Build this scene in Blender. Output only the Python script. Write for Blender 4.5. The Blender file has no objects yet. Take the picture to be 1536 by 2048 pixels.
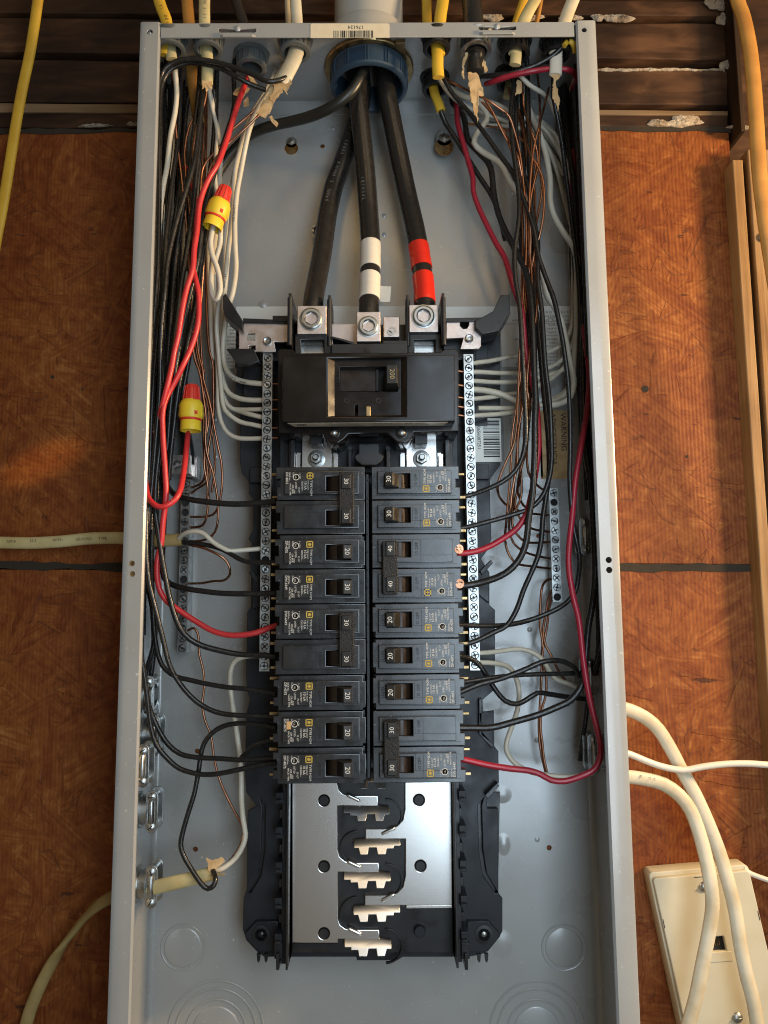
import bpy, math, random
from mathutils import Vector, Matrix
random.seed(7)
S = bpy.context.scene
COL = S.collection

# ---------------------------------------------------------------- camera, world, lamps, exposure
CX, CD, PITCH, YAW, ROLL, FPX = 6.04, 561.5, .1216, .006, -.0078, 1538.0
_f = Vector((math.sin(YAW)*math.cos(PITCH), math.cos(YAW)*math.cos(PITCH), math.sin(PITCH)))
_r = _f.cross(Vector((0, 0, 1))).normalized()
_u = _r.cross(_f)
_r, _u = _r*math.cos(ROLL)+_u*math.sin(ROLL), _u*math.cos(ROLL)-_r*math.sin(ROLL)
cam = bpy.data.objects.new('camera', bpy.data.cameras.new('camera'))
COL.objects.link(cam)
cam.matrix_world = Matrix(((_r.x, _u.x, -_f.x, CX/1000), (_r.y, _u.y, -_f.y, -CD/1000), (_r.z, _u.z, -_f.z, 0), (0, 0, 0, 1)))
cam.data.sensor_fit = 'HORIZONTAL'; cam.data.sensor_width = 36; cam.data.lens = 36*FPX/1536
cam.data.clip_start = .02; cam.data.clip_end = 50
S.camera = cam
W = bpy.data.worlds.new('World'); S.world = W; W.use_nodes = True
W.node_tree.nodes['Background'].inputs[0].default_value = (1.0, .86, .68, 1)
W.node_tree.nodes['Background'].inputs[1].default_value = .12
S.view_settings.view_transform = 'Standard'; S.view_settings.look = 'None'
S.view_settings.exposure = .27; S.cycles.filter_width = 1.1; S.view_settings.gamma = 1

def area(name, loc, target, w, h, power, color):
    l = bpy.data.lights.new(name, 'AREA'); l.shape = 'RECTANGLE'; l.size = w; l.size_y = h
    l.energy = power; l.color = color
    o = bpy.data.objects.new(name, l); COL.objects.link(o); o.location = loc
    o.rotation_euler = (Vector(target)-Vector(loc)).to_track_quat('-Z', 'Y').to_euler()
    return o
area('window_light', (.225, -.65, .01), (.10, 0, .0), .32, .80, 3.5, (.68, .85, 1.0))
area('work_lamp', (.90, -.27, .28), (.0, .06, .0), .15, .15, 12.0, (1.0, .68, .36))
area('room_fill', (1.05, -1.25, .95), (.0, .05, .0), 1.1, 1.1, 3.6, (1.0, .78, .52))  # unseen soft fill, added for the brighter part of the room
area('stab_fill', (.05, -1.1, .86), (.0, .05, -.1), .42, .28, .6, (1.0, .66, .28))  # unseen warm light, added so the stabs reflect gold
sp = bpy.data.lights.new('patch_spot', 'SPOT'); sp.energy = 16; sp.color = (1, .60, .16); sp.spot_size = math.radians(5.6); sp.spot_blend = 1; sp.shadow_soft_size = .004  # added spot, makes the patch of reflected light on the left board
so = bpy.data.objects.new('patch_spot', sp); COL.objects.link(so); so.location = (-.05, -.85, .30)
so.rotation_euler = ((Vector((-.286, .097, .126))-so.location).to_track_quat('-Z', 'Y') @ Matrix.Rotation(math.radians(22), 3, 'Z').to_quaternion()).to_euler()
so.scale = (1, .42, 1)

# ---------------------------------------------------------------- placing helpers (millimetres; Y = depth into the panel, 0 = front flange)
def P(px, py, d=0.0):
    v = _f*FPX + _r*(px-768) - _u*(py-1024)
    t = (d+CD)/v.y
    return Vector((CX+v.x*t, d, v.z*t))
def PZ(px, py, z):
    v = _f*FPX + _r*(px-768) - _u*(py-1024)
    t = z/v.z
    return Vector((CX+v.x*t, -CD+v.y*t, z))
def XZ(pts, d): return [(P(a, b, d).x, P(a, b, d).z) for a, b in pts]

# ---------------------------------------------------------------- materials
def mat(name, col, rough=.5, metal=0., spec=.5, noise=None, bump=None, rvar=None, coat=0., specks=None):
    m = bpy.data.materials.new(name); m.use_nodes = True
    nt = m.node_tree; b = nt.nodes['Principled BSDF']
    b.inputs['Base Color'].default_value = (*col, 1); b.inputs['Roughness'].default_value = rough
    b.inputs['Metallic'].default_value = metal; b.inputs['Specular IOR Level'].default_value = spec
    b.inputs['Coat Weight'].default_value = coat; b.inputs['Coat Roughness'].default_value = .22
    tc = nt.nodes.new('ShaderNodeTexCoord')
    def nz(scale, detail=4):
        n = nt.nodes.new('ShaderNodeTexNoise'); n.inputs['Scale'].default_value = scale
        n.inputs['Detail'].default_value = detail; nt.links.new(tc.outputs['Object'], n.inputs['Vector']); return n
    if noise:                                   # (scale, colour to mix in, amount)
        n = nz(noise[0]); r = nt.nodes.new('ShaderNodeValToRGB')
        r.color_ramp.elements[0].position = .42; r.color_ramp.elements[1].position = .68
        mx = nt.nodes.new('ShaderNodeMix'); mx.data_type = 'RGBA'
        mu = nt.nodes.new('ShaderNodeMath'); mu.operation = 'MULTIPLY'; mu.inputs[1].default_value = noise[2]
        nt.links.new(n.outputs['Fac'], r.inputs['Fac']); nt.links.new(r.outputs['Color'], mu.inputs[0])
        nt.links.new(mu.outputs[0], mx.inputs['Factor'])
        mx.inputs['A'].default_value = (*col, 1); mx.inputs['B'].default_value = (*noise[1], 1)
        nt.links.new(mx.outputs['Result'], b.inputs['Base Color'])
    if specks:                                  # (scale, colour, threshold): dust and nicks
        n = nz(specks[0], 2); mr = nt.nodes.new('ShaderNodeMapRange'); mr.inputs['From Min'].default_value = specks[2]; mr.inputs['From Max'].default_value = specks[2]+.04
        mx2 = nt.nodes.new('ShaderNodeMix'); mx2.data_type = 'RGBA'; mx2.inputs['B'].default_value = (*specks[1], 1)
        nt.links.new(n.outputs['Fac'], mr.inputs['Value']); nt.links.new(mr.outputs['Result'], mx2.inputs['Factor'])
        src = b.inputs['Base Color'].links[0].from_socket if b.inputs['Base Color'].links else None
        if src: nt.links.new(src, mx2.inputs['A'])
        else: mx2.inputs['A'].default_value = (*col, 1)
        nt.links.new(mx2.outputs['Result'], b.inputs['Base Color'])
    if rvar:                                    # (scale, low, high)
        n = nz(rvar[0], 6); mr = nt.nodes.new('ShaderNodeMapRange')
        mr.inputs['From Min'].default_value = .35; mr.inputs['From Max'].default_value = .65
        mr.inputs['To Min'].default_value = rvar[1]; mr.inputs['To Max'].default_value = rvar[2]
        nt.links.new(n.outputs['Fac'], mr.inputs['Value']); nt.links.new(mr.outputs['Result'], b.inputs['Roughness'])
    if bump:                                    # (scale, strength, distance mm)
        n = nz(bump[0], 3); bp = nt.nodes.new('ShaderNodeBump')
        bp.inputs['Strength'].default_value = bump[1]; bp.inputs['Distance'].default_value = bump[2]*.001
        nt.links.new(n.outputs['Fac'], bp.inputs['Height']); nt.links.new(bp.outputs['Normal'], b.inputs['Normal'])
    return m
M = dict(
    paint=mat('grey_enamel', (.335, .338, .325), .27, spec=.8, coat=1., bump=(420, .07, .2), rvar=(18, .20, .40), noise=(22, (.30, .295, .28), .6), specks=(330, (.55, .53, .47), .71)),
    base=mat('slate_plastic', (.014, .0155, .019), .38, spec=.36, bump=(900, .12, .2), rvar=(60, .30, .50)),
    black=mat('black_plastic', (.012, .012, .013), .34, rvar=(70, .26, .46), bump=(1200, .08, .15)),
    breaker=mat('breaker_plastic', (.014, .014, .015), .28, coat=.7, rvar=(90, .2, .38), bump=(700, .10, .2), noise=(55, (.026, .026, .027), .5), specks=(420, (.10, .10, .095), .70)),
    gloss=mat('glossy_phenolic', (.011, .009, .008), .16, spec=.36, rvar=(40, .12, .26), noise=(40, (.020, .017, .015), .5)),
    brown=mat('brown_phenolic', (.020, .011, .006), .33, spec=.35, rvar=(90, .25, .45)),
    toggle=mat('toggle_plastic', (.019, .017, .014), .36, spec=.3, rvar=(90, .28, .46)),
    tie=mat('pebbled_tie', (.016, .013, .010), .42, spec=.3, bump=(1100, .9, .6)),
    zinc=mat('zinc_steel', (.45, .46, .45), .33, 1, rvar=(120, .26, .44), bump=(500, .08, .2)),
    tin=mat('tinned_bus', (.76, .745, .72), .27, 1, noise=(24, (.70, .68, .65), .4)),
    alu=mat('aluminium_lug', (.66, .58, .54), .42, 1, bump=(1300, .30, .25), rvar=(160, .34, .52), noise=(180, (.55, .42, .38), .5)),
    slot_shade=mat('shaded_slot_steel', (.05, .05, .05), .5, 1),  # dark colour stands in for the shade inside screw slots
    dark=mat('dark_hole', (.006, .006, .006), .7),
    brass=mat('brass_clip', (.36, .25, .12), .34, 1, rvar=(150, .22, .5)),
    copper=mat('bare_copper', (.47, .225, .13), .32, 1, rvar=(120, .2, .42), noise=(90, (.36, .15, .08), .7)),
    copperd=mat('dull_copper', (.40, .18, .10), .36, 1, rvar=(120, .26, .48), noise=(90, (.2, .085, .05), .7)),
    wblack=mat('black_insulation', (.013, .012, .011), .28, rvar=(260, .18, .42), bump=(620, .35, .3)),
    wred=mat('red_insulation', (.55, .030, .032), .34, rvar=(120, .26, .42)),
    wcrim=mat('crimson_insulation', (.34, .016, .032), .32, rvar=(120, .26, .42)),
    wwhite=mat('white_insulation', (.60, .55, .44), .38, rvar=(120, .3, .5), noise=(60, (.50, .44, .33), .6)),
    wgreen=mat('dark_jacket', (.014, .015, .013), .35),
    feeder=mat('feeder_jacket', (.017, .015, .013), .28, rvar=(150, .2, .36), bump=(300, .12, .3)),
    yel=mat('yellow_sheath', (.66, .40, .035), .42, bump=(260, .2, .4), noise=(50, (.52, .29, .02), .6)),
    tan=mat('tan_sheath', (.36, .26, .10), .5, bump=(260, .2, .4), noise=(50, (.26, .17, .055), .7)),
    pale=mat('pale_sheath', (.58, .49, .25), .45, bump=(260, .2, .4), noise=(50, (.44, .34, .14), .7)),
    cream=mat('cream_sheath', (.62, .56, .42), .45, bump=(200, .25, .4), noise=(34, (.42, .32, .17), .75)),
    amber=mat('amber_sheath', (.42, .20, .04), .45, bump=(260, .2, .4), noise=(40, (.28, .12, .02), .7)),
    kraft=mat('kraft_paper', (.58, .40, .20), .75, noise=(120, (.38, .22, .09), .8), bump=(400, .5, .4)),
    braid=mat('black_braid', (.020, .016, .013), .5, bump=(600, 1.0, .8)),
    nutred=mat('nut_red', (.62, .035, .02), .38),
    nutyel=mat('nut_yellow', (.78, .56, .03), .42),
    tapew=mat('white_tape', (.68, .62, .52), .34, bump=(200, .25, .5)),
    taper=mat('red_tape', (.62, .025, .012), .22, bump=(200, .25, .5)),
    label=mat('paper_label', (.74, .74, .69), .45),
    sticker=mat('cream_sticker', (.72, .62, .44), .5, noise=(160, (.62, .50, .33), .4)),
    strip=mat('foil_label', (.46, .38, .28), .35),
    ink=mat('black_ink', (.015, .015, .015), .6),
    orange=mat('orange_ink', (.45, .16, .04), .6),
    white=mat('white_print', (.62, .60, .54), .6),
    print=mat('grey_print', (.16, .155, .14), .6),
    yprint=mat('yellow_print', (.46, .33, .05), .55),
    pvc=mat('grey_pvc', (.40, .385, .35), .42, bump=(60, .1, .4), noise=(20, (.36, .34, .30), .5)),
    blue=mat('blue_bushing', (.030, .055, .085), .40, rvar=(80, .32, .5)),
    greyp=mat('grey_bushing', (.10, .105, .10), .30, rvar=(80, .24, .4)),
    ivory=mat('ivory_plastic', (.56, .52, .39), .36, rvar=(30, .3, .45), noise=(35, (.48, .42, .28), .55)),
    mortar=mat('plaster', (.40, .34, .26), .9, bump=(240, 1., 2.5), noise=(90, (.22, .15, .09), .9)),
    caulk=mat('grey_sealant', (.034, .027, .020), .8, spec=.2, bump=(200, .6, 1.)),
    scuff=mat('scorched_paper', (.55, .33, .12), .5),
)

def wood(name, c1, c2, c3, axis, scale, rough=.6, bs=.35, fx=.45, fy=9):
    m = bpy.data.materials.new(name); m.use_nodes = True; nt = m.node_tree; b = nt.nodes['Principled BSDF']
    tc = nt.nodes.new('ShaderNodeTexCoord'); mp = nt.nodes.new('ShaderNodeMapping')
    s = [scale*k_ for k_ in (fy, fy, fy)]; s[axis] = scale*fx
    mp.inputs['Scale'].default_value = s; nt.links.new(tc.outputs['Object'], mp.inputs['Vector'])
    n = nt.nodes.new('ShaderNodeTexNoise'); n.inputs['Scale'].default_value = 1; n.inputs['Detail'].default_value = 7
    n.inputs['Distortion'].default_value = .6
    nt.links.new(mp.outputs[0], n.inputs['Vector'])
    n2 = nt.nodes.new('ShaderNodeTexNoise'); n2.inputs['Scale'].default_value = scale*.6; n2.inputs['Detail'].default_value = 5
    nt.links.new(tc.outputs['Object'], n2.inputs['Vector'])
    ad = nt.nodes.new('ShaderNodeMath'); ad.operation = 'MULTIPLY_ADD'; ad.inputs[1].default_value = .55
    nt.links.new(n2.outputs['Fac'], ad.inputs[0])
    mu = nt.nodes.new('ShaderNodeMath'); mu.operation = 'MULTIPLY'; mu.inputs[1].default_value = .5
    nt.links.new(n.outputs['Fac'], mu.inputs[0]); nt.links.new(mu.outputs[0], ad.inputs[2])
    r = nt.nodes.new('ShaderNodeValToRGB'); e = r.color_ramp.elements
    e[0].position = .36; e[0].color = (*c1, 1); e[1].position = .68; e[1].color = (*c3, 1)
    k = e.new(.52); k.color = (*c2, 1)
    nt.links.new(ad.outputs[0], r.inputs['Fac']); nt.links.new(r.outputs['Color'], b.inputs['Base Color'])
    b.inputs['Roughness'].default_value = rough; b.inputs['Specular IOR Level'].default_value = .25
    bp = nt.nodes.new('ShaderNodeBump'); bp.inputs['Strength'].default_value = bs; bp.inputs['Distance'].default_value = .001
    nt.links.new(n.outputs['Fac'], bp.inputs['Height']); nt.links.new(bp.outputs['Normal'], b.inputs['Normal'])
    return m
M['plank'] = wood('old_board', (.014, .006, .003), (.045, .020, .009), (.13, .062, .030), 0, 12, .65, 1.0, 1.6, 6)
M['edge'] = wood('lit_edge', (.10, .055, .025), (.16, .10, .05), (.24, .16, .09), 0, 14, .6, .4)  # paler wood: the light on a board edge is put into the colour
M['pine'] = wood('pine_stud', (.19, .105, .045), (.27, .16, .07), (.34, .215, .105), 2, 26, .6, .5)
M['post'] = wood('dark_post', (.016, .008, .004), (.034, .018, .009), (.06, .034, .017), 2, 14, .7, .5)

def osb():
    m = bpy.data.materials.new('strand_board'); m.use_nodes = True; nt = m.node_tree; b = nt.nodes['Principled BSDF']
    N = nt.nodes.new; L = nt.links.new
    def put(sock, v):
        if isinstance(v, (int, float)): sock.default_value = v
        else: L(v, sock)
    def mth(op, a, v=0., c=0.):
        x = N('ShaderNodeMath'); x.operation = op
        put(x.inputs[0], a); put(x.inputs[1], v); put(x.inputs[2], c)
        return x.outputs[0]
    def mixf(fac, a, v):
        x = N('ShaderNodeMix'); x.data_type = 'FLOAT'; put(x.inputs['Factor'], fac); put(x.inputs['A'], a); put(x.inputs['B'], v)
        return x.outputs['Result']
    tc = N('ShaderNodeTexCoord')
    wn = N('ShaderNodeTexNoise'); wn.inputs['Scale'].default_value = 45; wn.inputs['Detail'].default_value = 5; L(tc.outputs['Object'], wn.inputs['Vector'])
    vm = N('ShaderNodeVectorMath'); vm.operation = 'MULTIPLY_ADD'; vm.inputs[1].default_value = (.009, 0, .009)
    L(wn.outputs['Color'], vm.inputs[0]); L(tc.outputs['Object'], vm.inputs[2])
    pri = tone = grain = edge = None
    for k, (ang, ln, wd) in enumerate(((4, .055, .013), (-33, .048, .015), (38, .058, .012), (82, .046, .016), (-72, .05, .012), (16, .065, .018))):
        mp = N('ShaderNodeMapping'); mp.vector_type = 'TEXTURE'
        mp.inputs['Rotation'].default_value = (0, math.radians(ang), 0); mp.inputs['Location'].default_value = (.31*k, 0, .17*k)
        L(vm.outputs[0], mp.inputs['Vector'])
        sc = N('ShaderNodeMapping'); sc.inputs['Scale'].default_value = (1/ln, 0, 1/wd); L(mp.outputs[0], sc.inputs['Vector'])
        vo = N('ShaderNodeTexVoronoi'); vo.inputs['Scale'].default_value = 1; L(sc.outputs[0], vo.inputs['Vector'])
        de = N('ShaderNodeTexVoronoi'); de.feature = 'DISTANCE_TO_EDGE'; de.inputs['Scale'].default_value = 1; L(sc.outputs[0], de.inputs['Vector'])
        mg = N('ShaderNodeMapping'); mg.vector_type = 'TEXTURE'; mg.inputs['Rotation'].default_value = (0, math.radians(ang+3), 0); L(tc.outputs['Object'], mg.inputs['Vector'])
        gs = N('ShaderNodeMapping'); gs.inputs['Scale'].default_value = (13, 1, 380); L(mg.outputs[0], gs.inputs['Vector'])
        gn = N('ShaderNodeTexNoise'); gn.inputs['Scale'].default_value = 1; gn.inputs['Detail'].default_value = 4; L(gs.outputs[0], gn.inputs['Vector'])
        sx = N('ShaderNodeSeparateColor'); L(vo.outputs['Color'], sx.inputs[0])
        p = mth('MULTIPLY', sx.outputs[0], 1.0 if k != 5 else .85)
        e = N('ShaderNodeMapRange'); e.inputs['From Max'].default_value = .035; L(de.outputs['Distance'], e.inputs['Value'])
        e = mth('MAXIMUM', e.outputs['Result'], mth('GREATER_THAN', .66, sx.outputs[2]))
        if k == 0: pri, tone, grain, edge = p, sx.outputs[1], gn.outputs['Fac'], e
        else:
            w = mth('GREATER_THAN', p, pri)
            pri = mth('MAXIMUM', p, pri); tone = mixf(w, tone, sx.outputs[1]); grain = mixf(w, grain, gn.outputs['Fac']); edge = mixf(w, edge, e)
    big = N('ShaderNodeTexNoise'); big.inputs['Scale'].default_value = 8; big.inputs['Detail'].default_value = 5; L(tc.outputs['Object'], big.inputs['Vector'])
    fine = N('ShaderNodeTexNoise'); fine.inputs['Scale'].default_value = 140; fine.inputs['Detail'].default_value = 4; L(tc.outputs['Object'], fine.inputs['Vector'])
    t = mth('MULTIPLY_ADD', tone, .085, mth('MULTIPLY', grain, .40))
    t = mth('MULTIPLY_ADD', big.outputs['Fac'], .27, t)
    t = mth('MULTIPLY_ADD', fine.outputs['Fac'], .43, t)
    r = N('ShaderNodeValToRGB'); e = r.color_ramp.elements
    e[0].position = .33; e[0].color = (.085, .017, .0033, 1); e[1].position = .85; e[1].color = (.37, .15, .042, 1)
    k = e.new(.51); k.color = (.155, .037, .0075, 1); k = e.new(.67); k.color = (.228, .069, .0145, 1)
    L(t, r.inputs['Fac'])
    mx = N('ShaderNodeMix'); mx.data_type = 'RGBA'; mx.inputs['A'].default_value = (.05, .014, .005, 1)
    L(mth('MULTIPLY_ADD', edge, .6, .4), mx.inputs['Factor']); L(r.outputs['Color'], mx.inputs['B'])
    # small dark nicks
    nk = N('ShaderNodeTexNoise'); nk.inputs['Scale'].default_value = 55; nk.inputs['Detail'].default_value = 6
    ns = N('ShaderNodeMapping'); ns.inputs['Scale'].default_value = (.55, 1, 2.2); L(tc.outputs['Object'], ns.inputs['Vector']); L(ns.outputs[0], nk.inputs['Vector'])
    nr = N('ShaderNodeMapRange'); nr.inputs['From Min'].default_value = .69; nr.inputs['From Max'].default_value = .73; L(nk.outputs['Fac'], nr.inputs['Value'])
    m2 = N('ShaderNodeMix'); m2.data_type = 'RGBA'; m2.inputs['B'].default_value = (.045, .015, .007, 1)
    L(mth('MULTIPLY', nr.outputs['Result'], .8), m2.inputs['Factor']); L(mx.outputs['Result'], m2.inputs['A'])
    L(m2.outputs['Result'], b.inputs['Base Color'])
    wv = N('ShaderNodeTexWave'); wv.bands_direction = 'X'; wv.inputs['Scale'].default_value = 95; wv.inputs['Distortion'].default_value = .5
    wv.inputs['Detail'].default_value = 1; L(tc.outputs['Object'], wv.inputs['Vector'])
    h = mth('MULTIPLY_ADD', wv.outputs['Fac'], .30, mth('MULTIPLY', grain, .8))
    h = mth('MULTIPLY_ADD', edge, .5, h); h = mth('MULTIPLY_ADD', tone, .3, h); h = mth('MULTIPLY_ADD', nr.outputs['Result'], -.6, h)
    bp = N('ShaderNodeBump'); bp.inputs['Strength'].default_value = .55; bp.inputs['Distance'].default_value = .0009
    L(h, bp.inputs['Height']); L(bp.outputs['Normal'], b.inputs['Normal'])
    b.inputs['Roughness'].default_value = .55; b.inputs['Specular IOR Level'].default_value = .22
    return m
M['osb'] = osb()

# ---------------------------------------------------------------- mesh helpers
def box(x0, x1, y0, y1, z0, z1):
    v = [(x, y, z) for x in (x0, x1) for y in (y0, y1) for z in (z0, z1)]
    return v, [(0, 1, 3, 2), (4, 6, 7, 5), (0, 4, 5, 1), (2, 3, 7, 6), (0, 2, 6, 4), (1, 5, 7, 3)]
def pbox(px0, py0, px1, py1, d0, d1):                    # the box whose front face covers those pixels at depth d0
    a, b = P(px0, (py0+py1)/2, d0), P(px1, (py0+py1)/2, d0)
    c, e = P((px0+px1)/2, py1, d0), P((px0+px1)/2, py0, d0)
    return box(a.x, b.x, d0, d1, c.z, e.z)
def basis(ax):
    ax = Vector(ax).normalized()
    t = Vector((1, 0, 0)) if abs(ax.x) < .9 else Vector((0, 0, 1))
    a = ax.cross(t).normalized()
    return a, ax.cross(a), ax
def lathe(prof, o, ax, n=24, sq=(1, 1), cap=True):
    a, b, c = basis(ax); o = Vector(o); v = []; f = []
    for r, h in prof:
        for i in range(n):
            t = 2*math.pi*i/n
            v.append(o+a*(r*sq[0]*math.cos(t))+b*(r*sq[1]*math.sin(t))+c*h)
    m = len(prof)
    for j in range(m-1):
        for i in range(n):
            k = (i+1) % n
            f.append((j*n+i, j*n+k, (j+1)*n+k, (j+1)*n+i))
    if cap and prof[0][0] > 0: f.append(tuple(range(n))[::-1])
    if cap and prof[-1][0] > 0: f.append(tuple((m-1)*n+i for i in range(n)))
    return v, f
def cyl(o, ax, r, h, n=20): return lathe([(r, 0), (r, h)], o, ax, n)
def prism(pts, vec):
    n = len(pts); vec = Vector(vec)
    v = [Vector(p) for p in pts]; v += [p+vec for p in v]
    f = [tuple(range(n)), tuple(range(2*n-1, n-1, -1))]
    f += [(i, i+n, (i+1) % n+n, (i+1) % n) for i in range(n)]
    return v, f
def spline(pts, step=4.0):
    n = len(pts); out = []
    for i in range(n-1):
        p0, p1, p2, p3 = pts[max(i-1, 0)], pts[i], pts[i+1], pts[min(i+2, n-1)]
        k = max(2, int((p2-p1).length/step))
        for j in range(k):
            t = j/k; t2 = t*t; t3 = t2*t
            out.append(.5*((2*p1)+(p2-p0)*t+(2*p0-5*p1+4*p2-p3)*t2+(3*p1-p0-3*p2+p3)*t3))
    out.append(pts[-1].copy()); return out
def tube(pts, r, n=10, flat=None, ref=None, step=4.0, raw=False, rfun=None):
    q = pts if raw else spline(pts, step)
    v = []; f = []; a = None
    for i, p in enumerate(q):
        t = (q[min(i+1, len(q)-1)]-q[max(i-1, 0)]).normalized()
        if ref is not None:
            a = (Vector(ref)-t*Vector(ref).dot(t)).normalized()
        elif a is None: a = basis(t)[0]
        else:
            a = a-t*a.dot(t)
            a = a.normalized() if a.length > 1e-6 else basis(t)[0]
        b = t.cross(a)
        ra, rb = (flat if flat else (r, r)); k = rfun(i/(len(q)-1)) if rfun else 1
        for j in range(n):
            th = 2*math.pi*j/n
            v.append(p+a*(ra*k*math.cos(th))+b*(rb*k*math.sin(th)))
    for i in range(len(q)-1):
        for j in range(n):
            k = (j+1) % n
            f.append((i*n+j, i*n+k, (i+1)*n+k, (i+1)*n+j))
    f.append(tuple(range(n))[::-1]); f.append(tuple((len(q)-1)*n+j for j in range(n)))
    return v, f
def make(name, geoms, m, parent=None, bevel=0, smooth=40, origin=None, solid=0):
    if isinstance(geoms, tuple): geoms = [geoms]
    V = []; F = []
    for v, f in geoms:
        o = len(V); V += [tuple(Vector(p)*.001) for p in v]; F += [tuple(i+o for i in x) for x in f]
    me = bpy.data.meshes.new(name); me.from_pydata(V, [], F)
    finish(me, smooth)
    return link(name, me, m, parent, bevel, origin, solid)
def finish(me, smooth=40):
    import bmesh
    bm = bmesh.new(); bm.from_mesh(me); bmesh.ops.recalc_face_normals(bm, faces=bm.faces); bm.to_mesh(me); bm.free()
    for p in me.polygons: p.use_smooth = True
    me.set_sharp_from_angle(angle=math.radians(smooth))
def link(name, me, m, parent=None, bevel=0, origin=None, solid=0):
    o = bpy.data.objects.new(name, me); COL.objects.link(o)
    if m is not None and not me.materials: me.materials.append(M[m] if isinstance(m, str) else m)
    if parent:
        o.parent = parent
        if parent.parent is None: o.matrix_parent_inverse = Matrix.Translation(-parent.location)
    if solid:
        s = o.modifiers.new('Solidify', 'SOLIDIFY'); s.thickness = solid*.001; s.offset = 0
    if bevel:
        b = o.modifiers.new('Bevel', 'BEVEL'); b.width = bevel*.001; b.segments = 2; b.limit_method = 'ANGLE'; b.angle_limit = math.radians(40)
        b.harden_normals = True
    if origin is not None:
        c = Vector(origin)*.001
        me.transform(Matrix.Translation(-c)); o.location = c
    return o
def circ(x, z, r, n=20, sq=1): return [(x+r*math.cos(2*math.pi*i/n), z+r*sq*math.sin(2*math.pi*i/n)) for i in range(n)]
def curve_mesh(loops, thick, bevel=0):
    cu = bpy.data.curves.new('c', 'CURVE'); cu.dimensions = '2D'; cu.fill_mode = 'BOTH'
    cu.extrude = thick*.0005-bevel*.001; cu.bevel_depth = bevel*.001; cu.offset = -bevel*.001; cu.bevel_resolution = 1
    for l in loops:
        s = cu.splines.new('POLY'); s.points.add(len(l)-1); s.use_cyclic_u = True
        for p, (x, z) in zip(s.points, l): p.co = (x*.001, z*.001, 0, 1)
    ob = bpy.data.objects.new('c', cu); COL.objects.link(ob)
    me = bpy.data.meshes.new_from_object(ob.evaluated_get(bpy.context.evaluated_depsgraph_get()))
    bpy.data.objects.remove(ob); bpy.data.curves.remove(cu)
    return me
MAPV = Matrix(((1, 0, 0, 0), (0, 0, -1, 0), (0, 1, 0, 0), (0, 0, 0, 1)))     # drawing plane -> panel plane (x, depth, height)
def plate(name, loops, y0, thick, m, parent=None, bevel=0, frame=None):
    """A sheet cut to an outline (first loop) with holes (other loops), front face at depth y0."""
    me = curve_mesh(loops, thick, bevel)
    if frame is None: me.transform(Matrix.Translation((0, (y0+thick/2)*.001, 0)) @ MAPV)
    else: me.transform(frame)
    finish(me, 35)
    me.name = name
    return link(name, me, m, parent)
TEXTS = {}
def text_mesh(s, size, thick=.08, align='LEFT'):
    k = (s, size, thick, align)
    if k not in TEXTS:
        cu = bpy.data.curves.new('t', 'FONT'); cu.body = s; cu.size = size*.001; cu.resolution_u = 2
        cu.extrude = thick*.0005; cu.align_x = align; cu.align_y = 'CENTER'; cu.space_line = 1.0
        ob = bpy.data.objects.new('t', cu); COL.objects.link(ob)
        TEXTS[k] = bpy.data.meshes.new_from_object(ob.evaluated_get(bpy.context.evaluated_depsgraph_get()))
        bpy.data.objects.remove(ob); bpy.data.curves.remove(cu)
    return TEXTS[k].copy()
def text_geom(s, size, o, right, up, thick=.08, align='LEFT'):
    me = text_mesh(s, size, thick, align)
    r = Vector(right).normalized(); u = Vector(up).normalized(); n = r.cross(u)
    o = Vector(o)
    v = [o+r*(p.co.x*1000)+u*(p.co.y*1000)+n*(p.co.z*1000+thick/2) for p in me.vertices]
    f = [tuple(p.vertices) for p in me.polygons]
    bpy.data.meshes.remove(me)
    return v, f
def tag(o, label=None, cat=None, group=None, kind=None):
    if label: o['label'] = label
    if cat: o['category'] = cat
    if group: o['group'] = group
    if kind: o['kind'] = kind
    return o
def empty(name, loc=(0, 0, 0)):
    o = bpy.data.objects.new(name, None); COL.objects.link(o); o.location = Vector(loc)*.001; o.empty_display_size = .01
    return o
# ---------------------------------------------------------------- wall behind the panel (setting)
WALLY = 97
wall = empty('wall', (0, WALLY, 0)); tag(wall, kind='structure')
def quadslab(name, pts, d, thick, m, parent, bevel=.8, wob=0, seed=0):
    rnd = random.Random(seed); q = [P(a, b, d) for a, b in pts]; out = []
    for i in range(4):
        a, b = q[i], q[(i+1) % 4]; k = 26 if (i % 2 == 0) else 6
        for j in range(k):
            p = a.lerp(b, j/k)
            if wob and i % 2 == 0: p.z += rnd.uniform(-wob, wob)
            out.append((p.x, p.z))
    return plate(name, [out], d, thick, m, parent, bevel)
make('backing', box(-720, 560, 116, 122, -560, 900), 'plank', wall)
quadslab('strand_board', [(-700, 268), (1457, 250), (1457+47, 1127), (-700, 1130)], WALLY, 11, 'osb', wall, .6, .9, 1)
quadslab('strand_board', [(-700, 1139), (1457+48, 1140), (1470+110, 2300), (-800, 2300)], WALLY, 11, 'osb', wall, .6, .9, 2)
def ragged(name, p0, p1, half, d, thick, m, n=60, seed=0):
    rnd = random.Random(seed); a, b = P(*p0, d), P(*p1, d); top = []; bot = []; t1 = t2 = 0
    for i in range(n+1):
        c = a.lerp(b, i/n); t1 = .6*t1+rnd.uniform(-.5, .5)*half; t2 = .6*t2+rnd.uniform(-.5, .5)*half
        top.append((c.x, c.z+half+t1)); bot.append((c.x, c.z-half+t2))
    return plate(name, [top+bot[::-1]], d, thick, m, wall)
ragged('sealant_strip', (-700, 1132), (1502, 1135), 2.7, WALLY-.7, 8, 'caulk', 90, 3)
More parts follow.
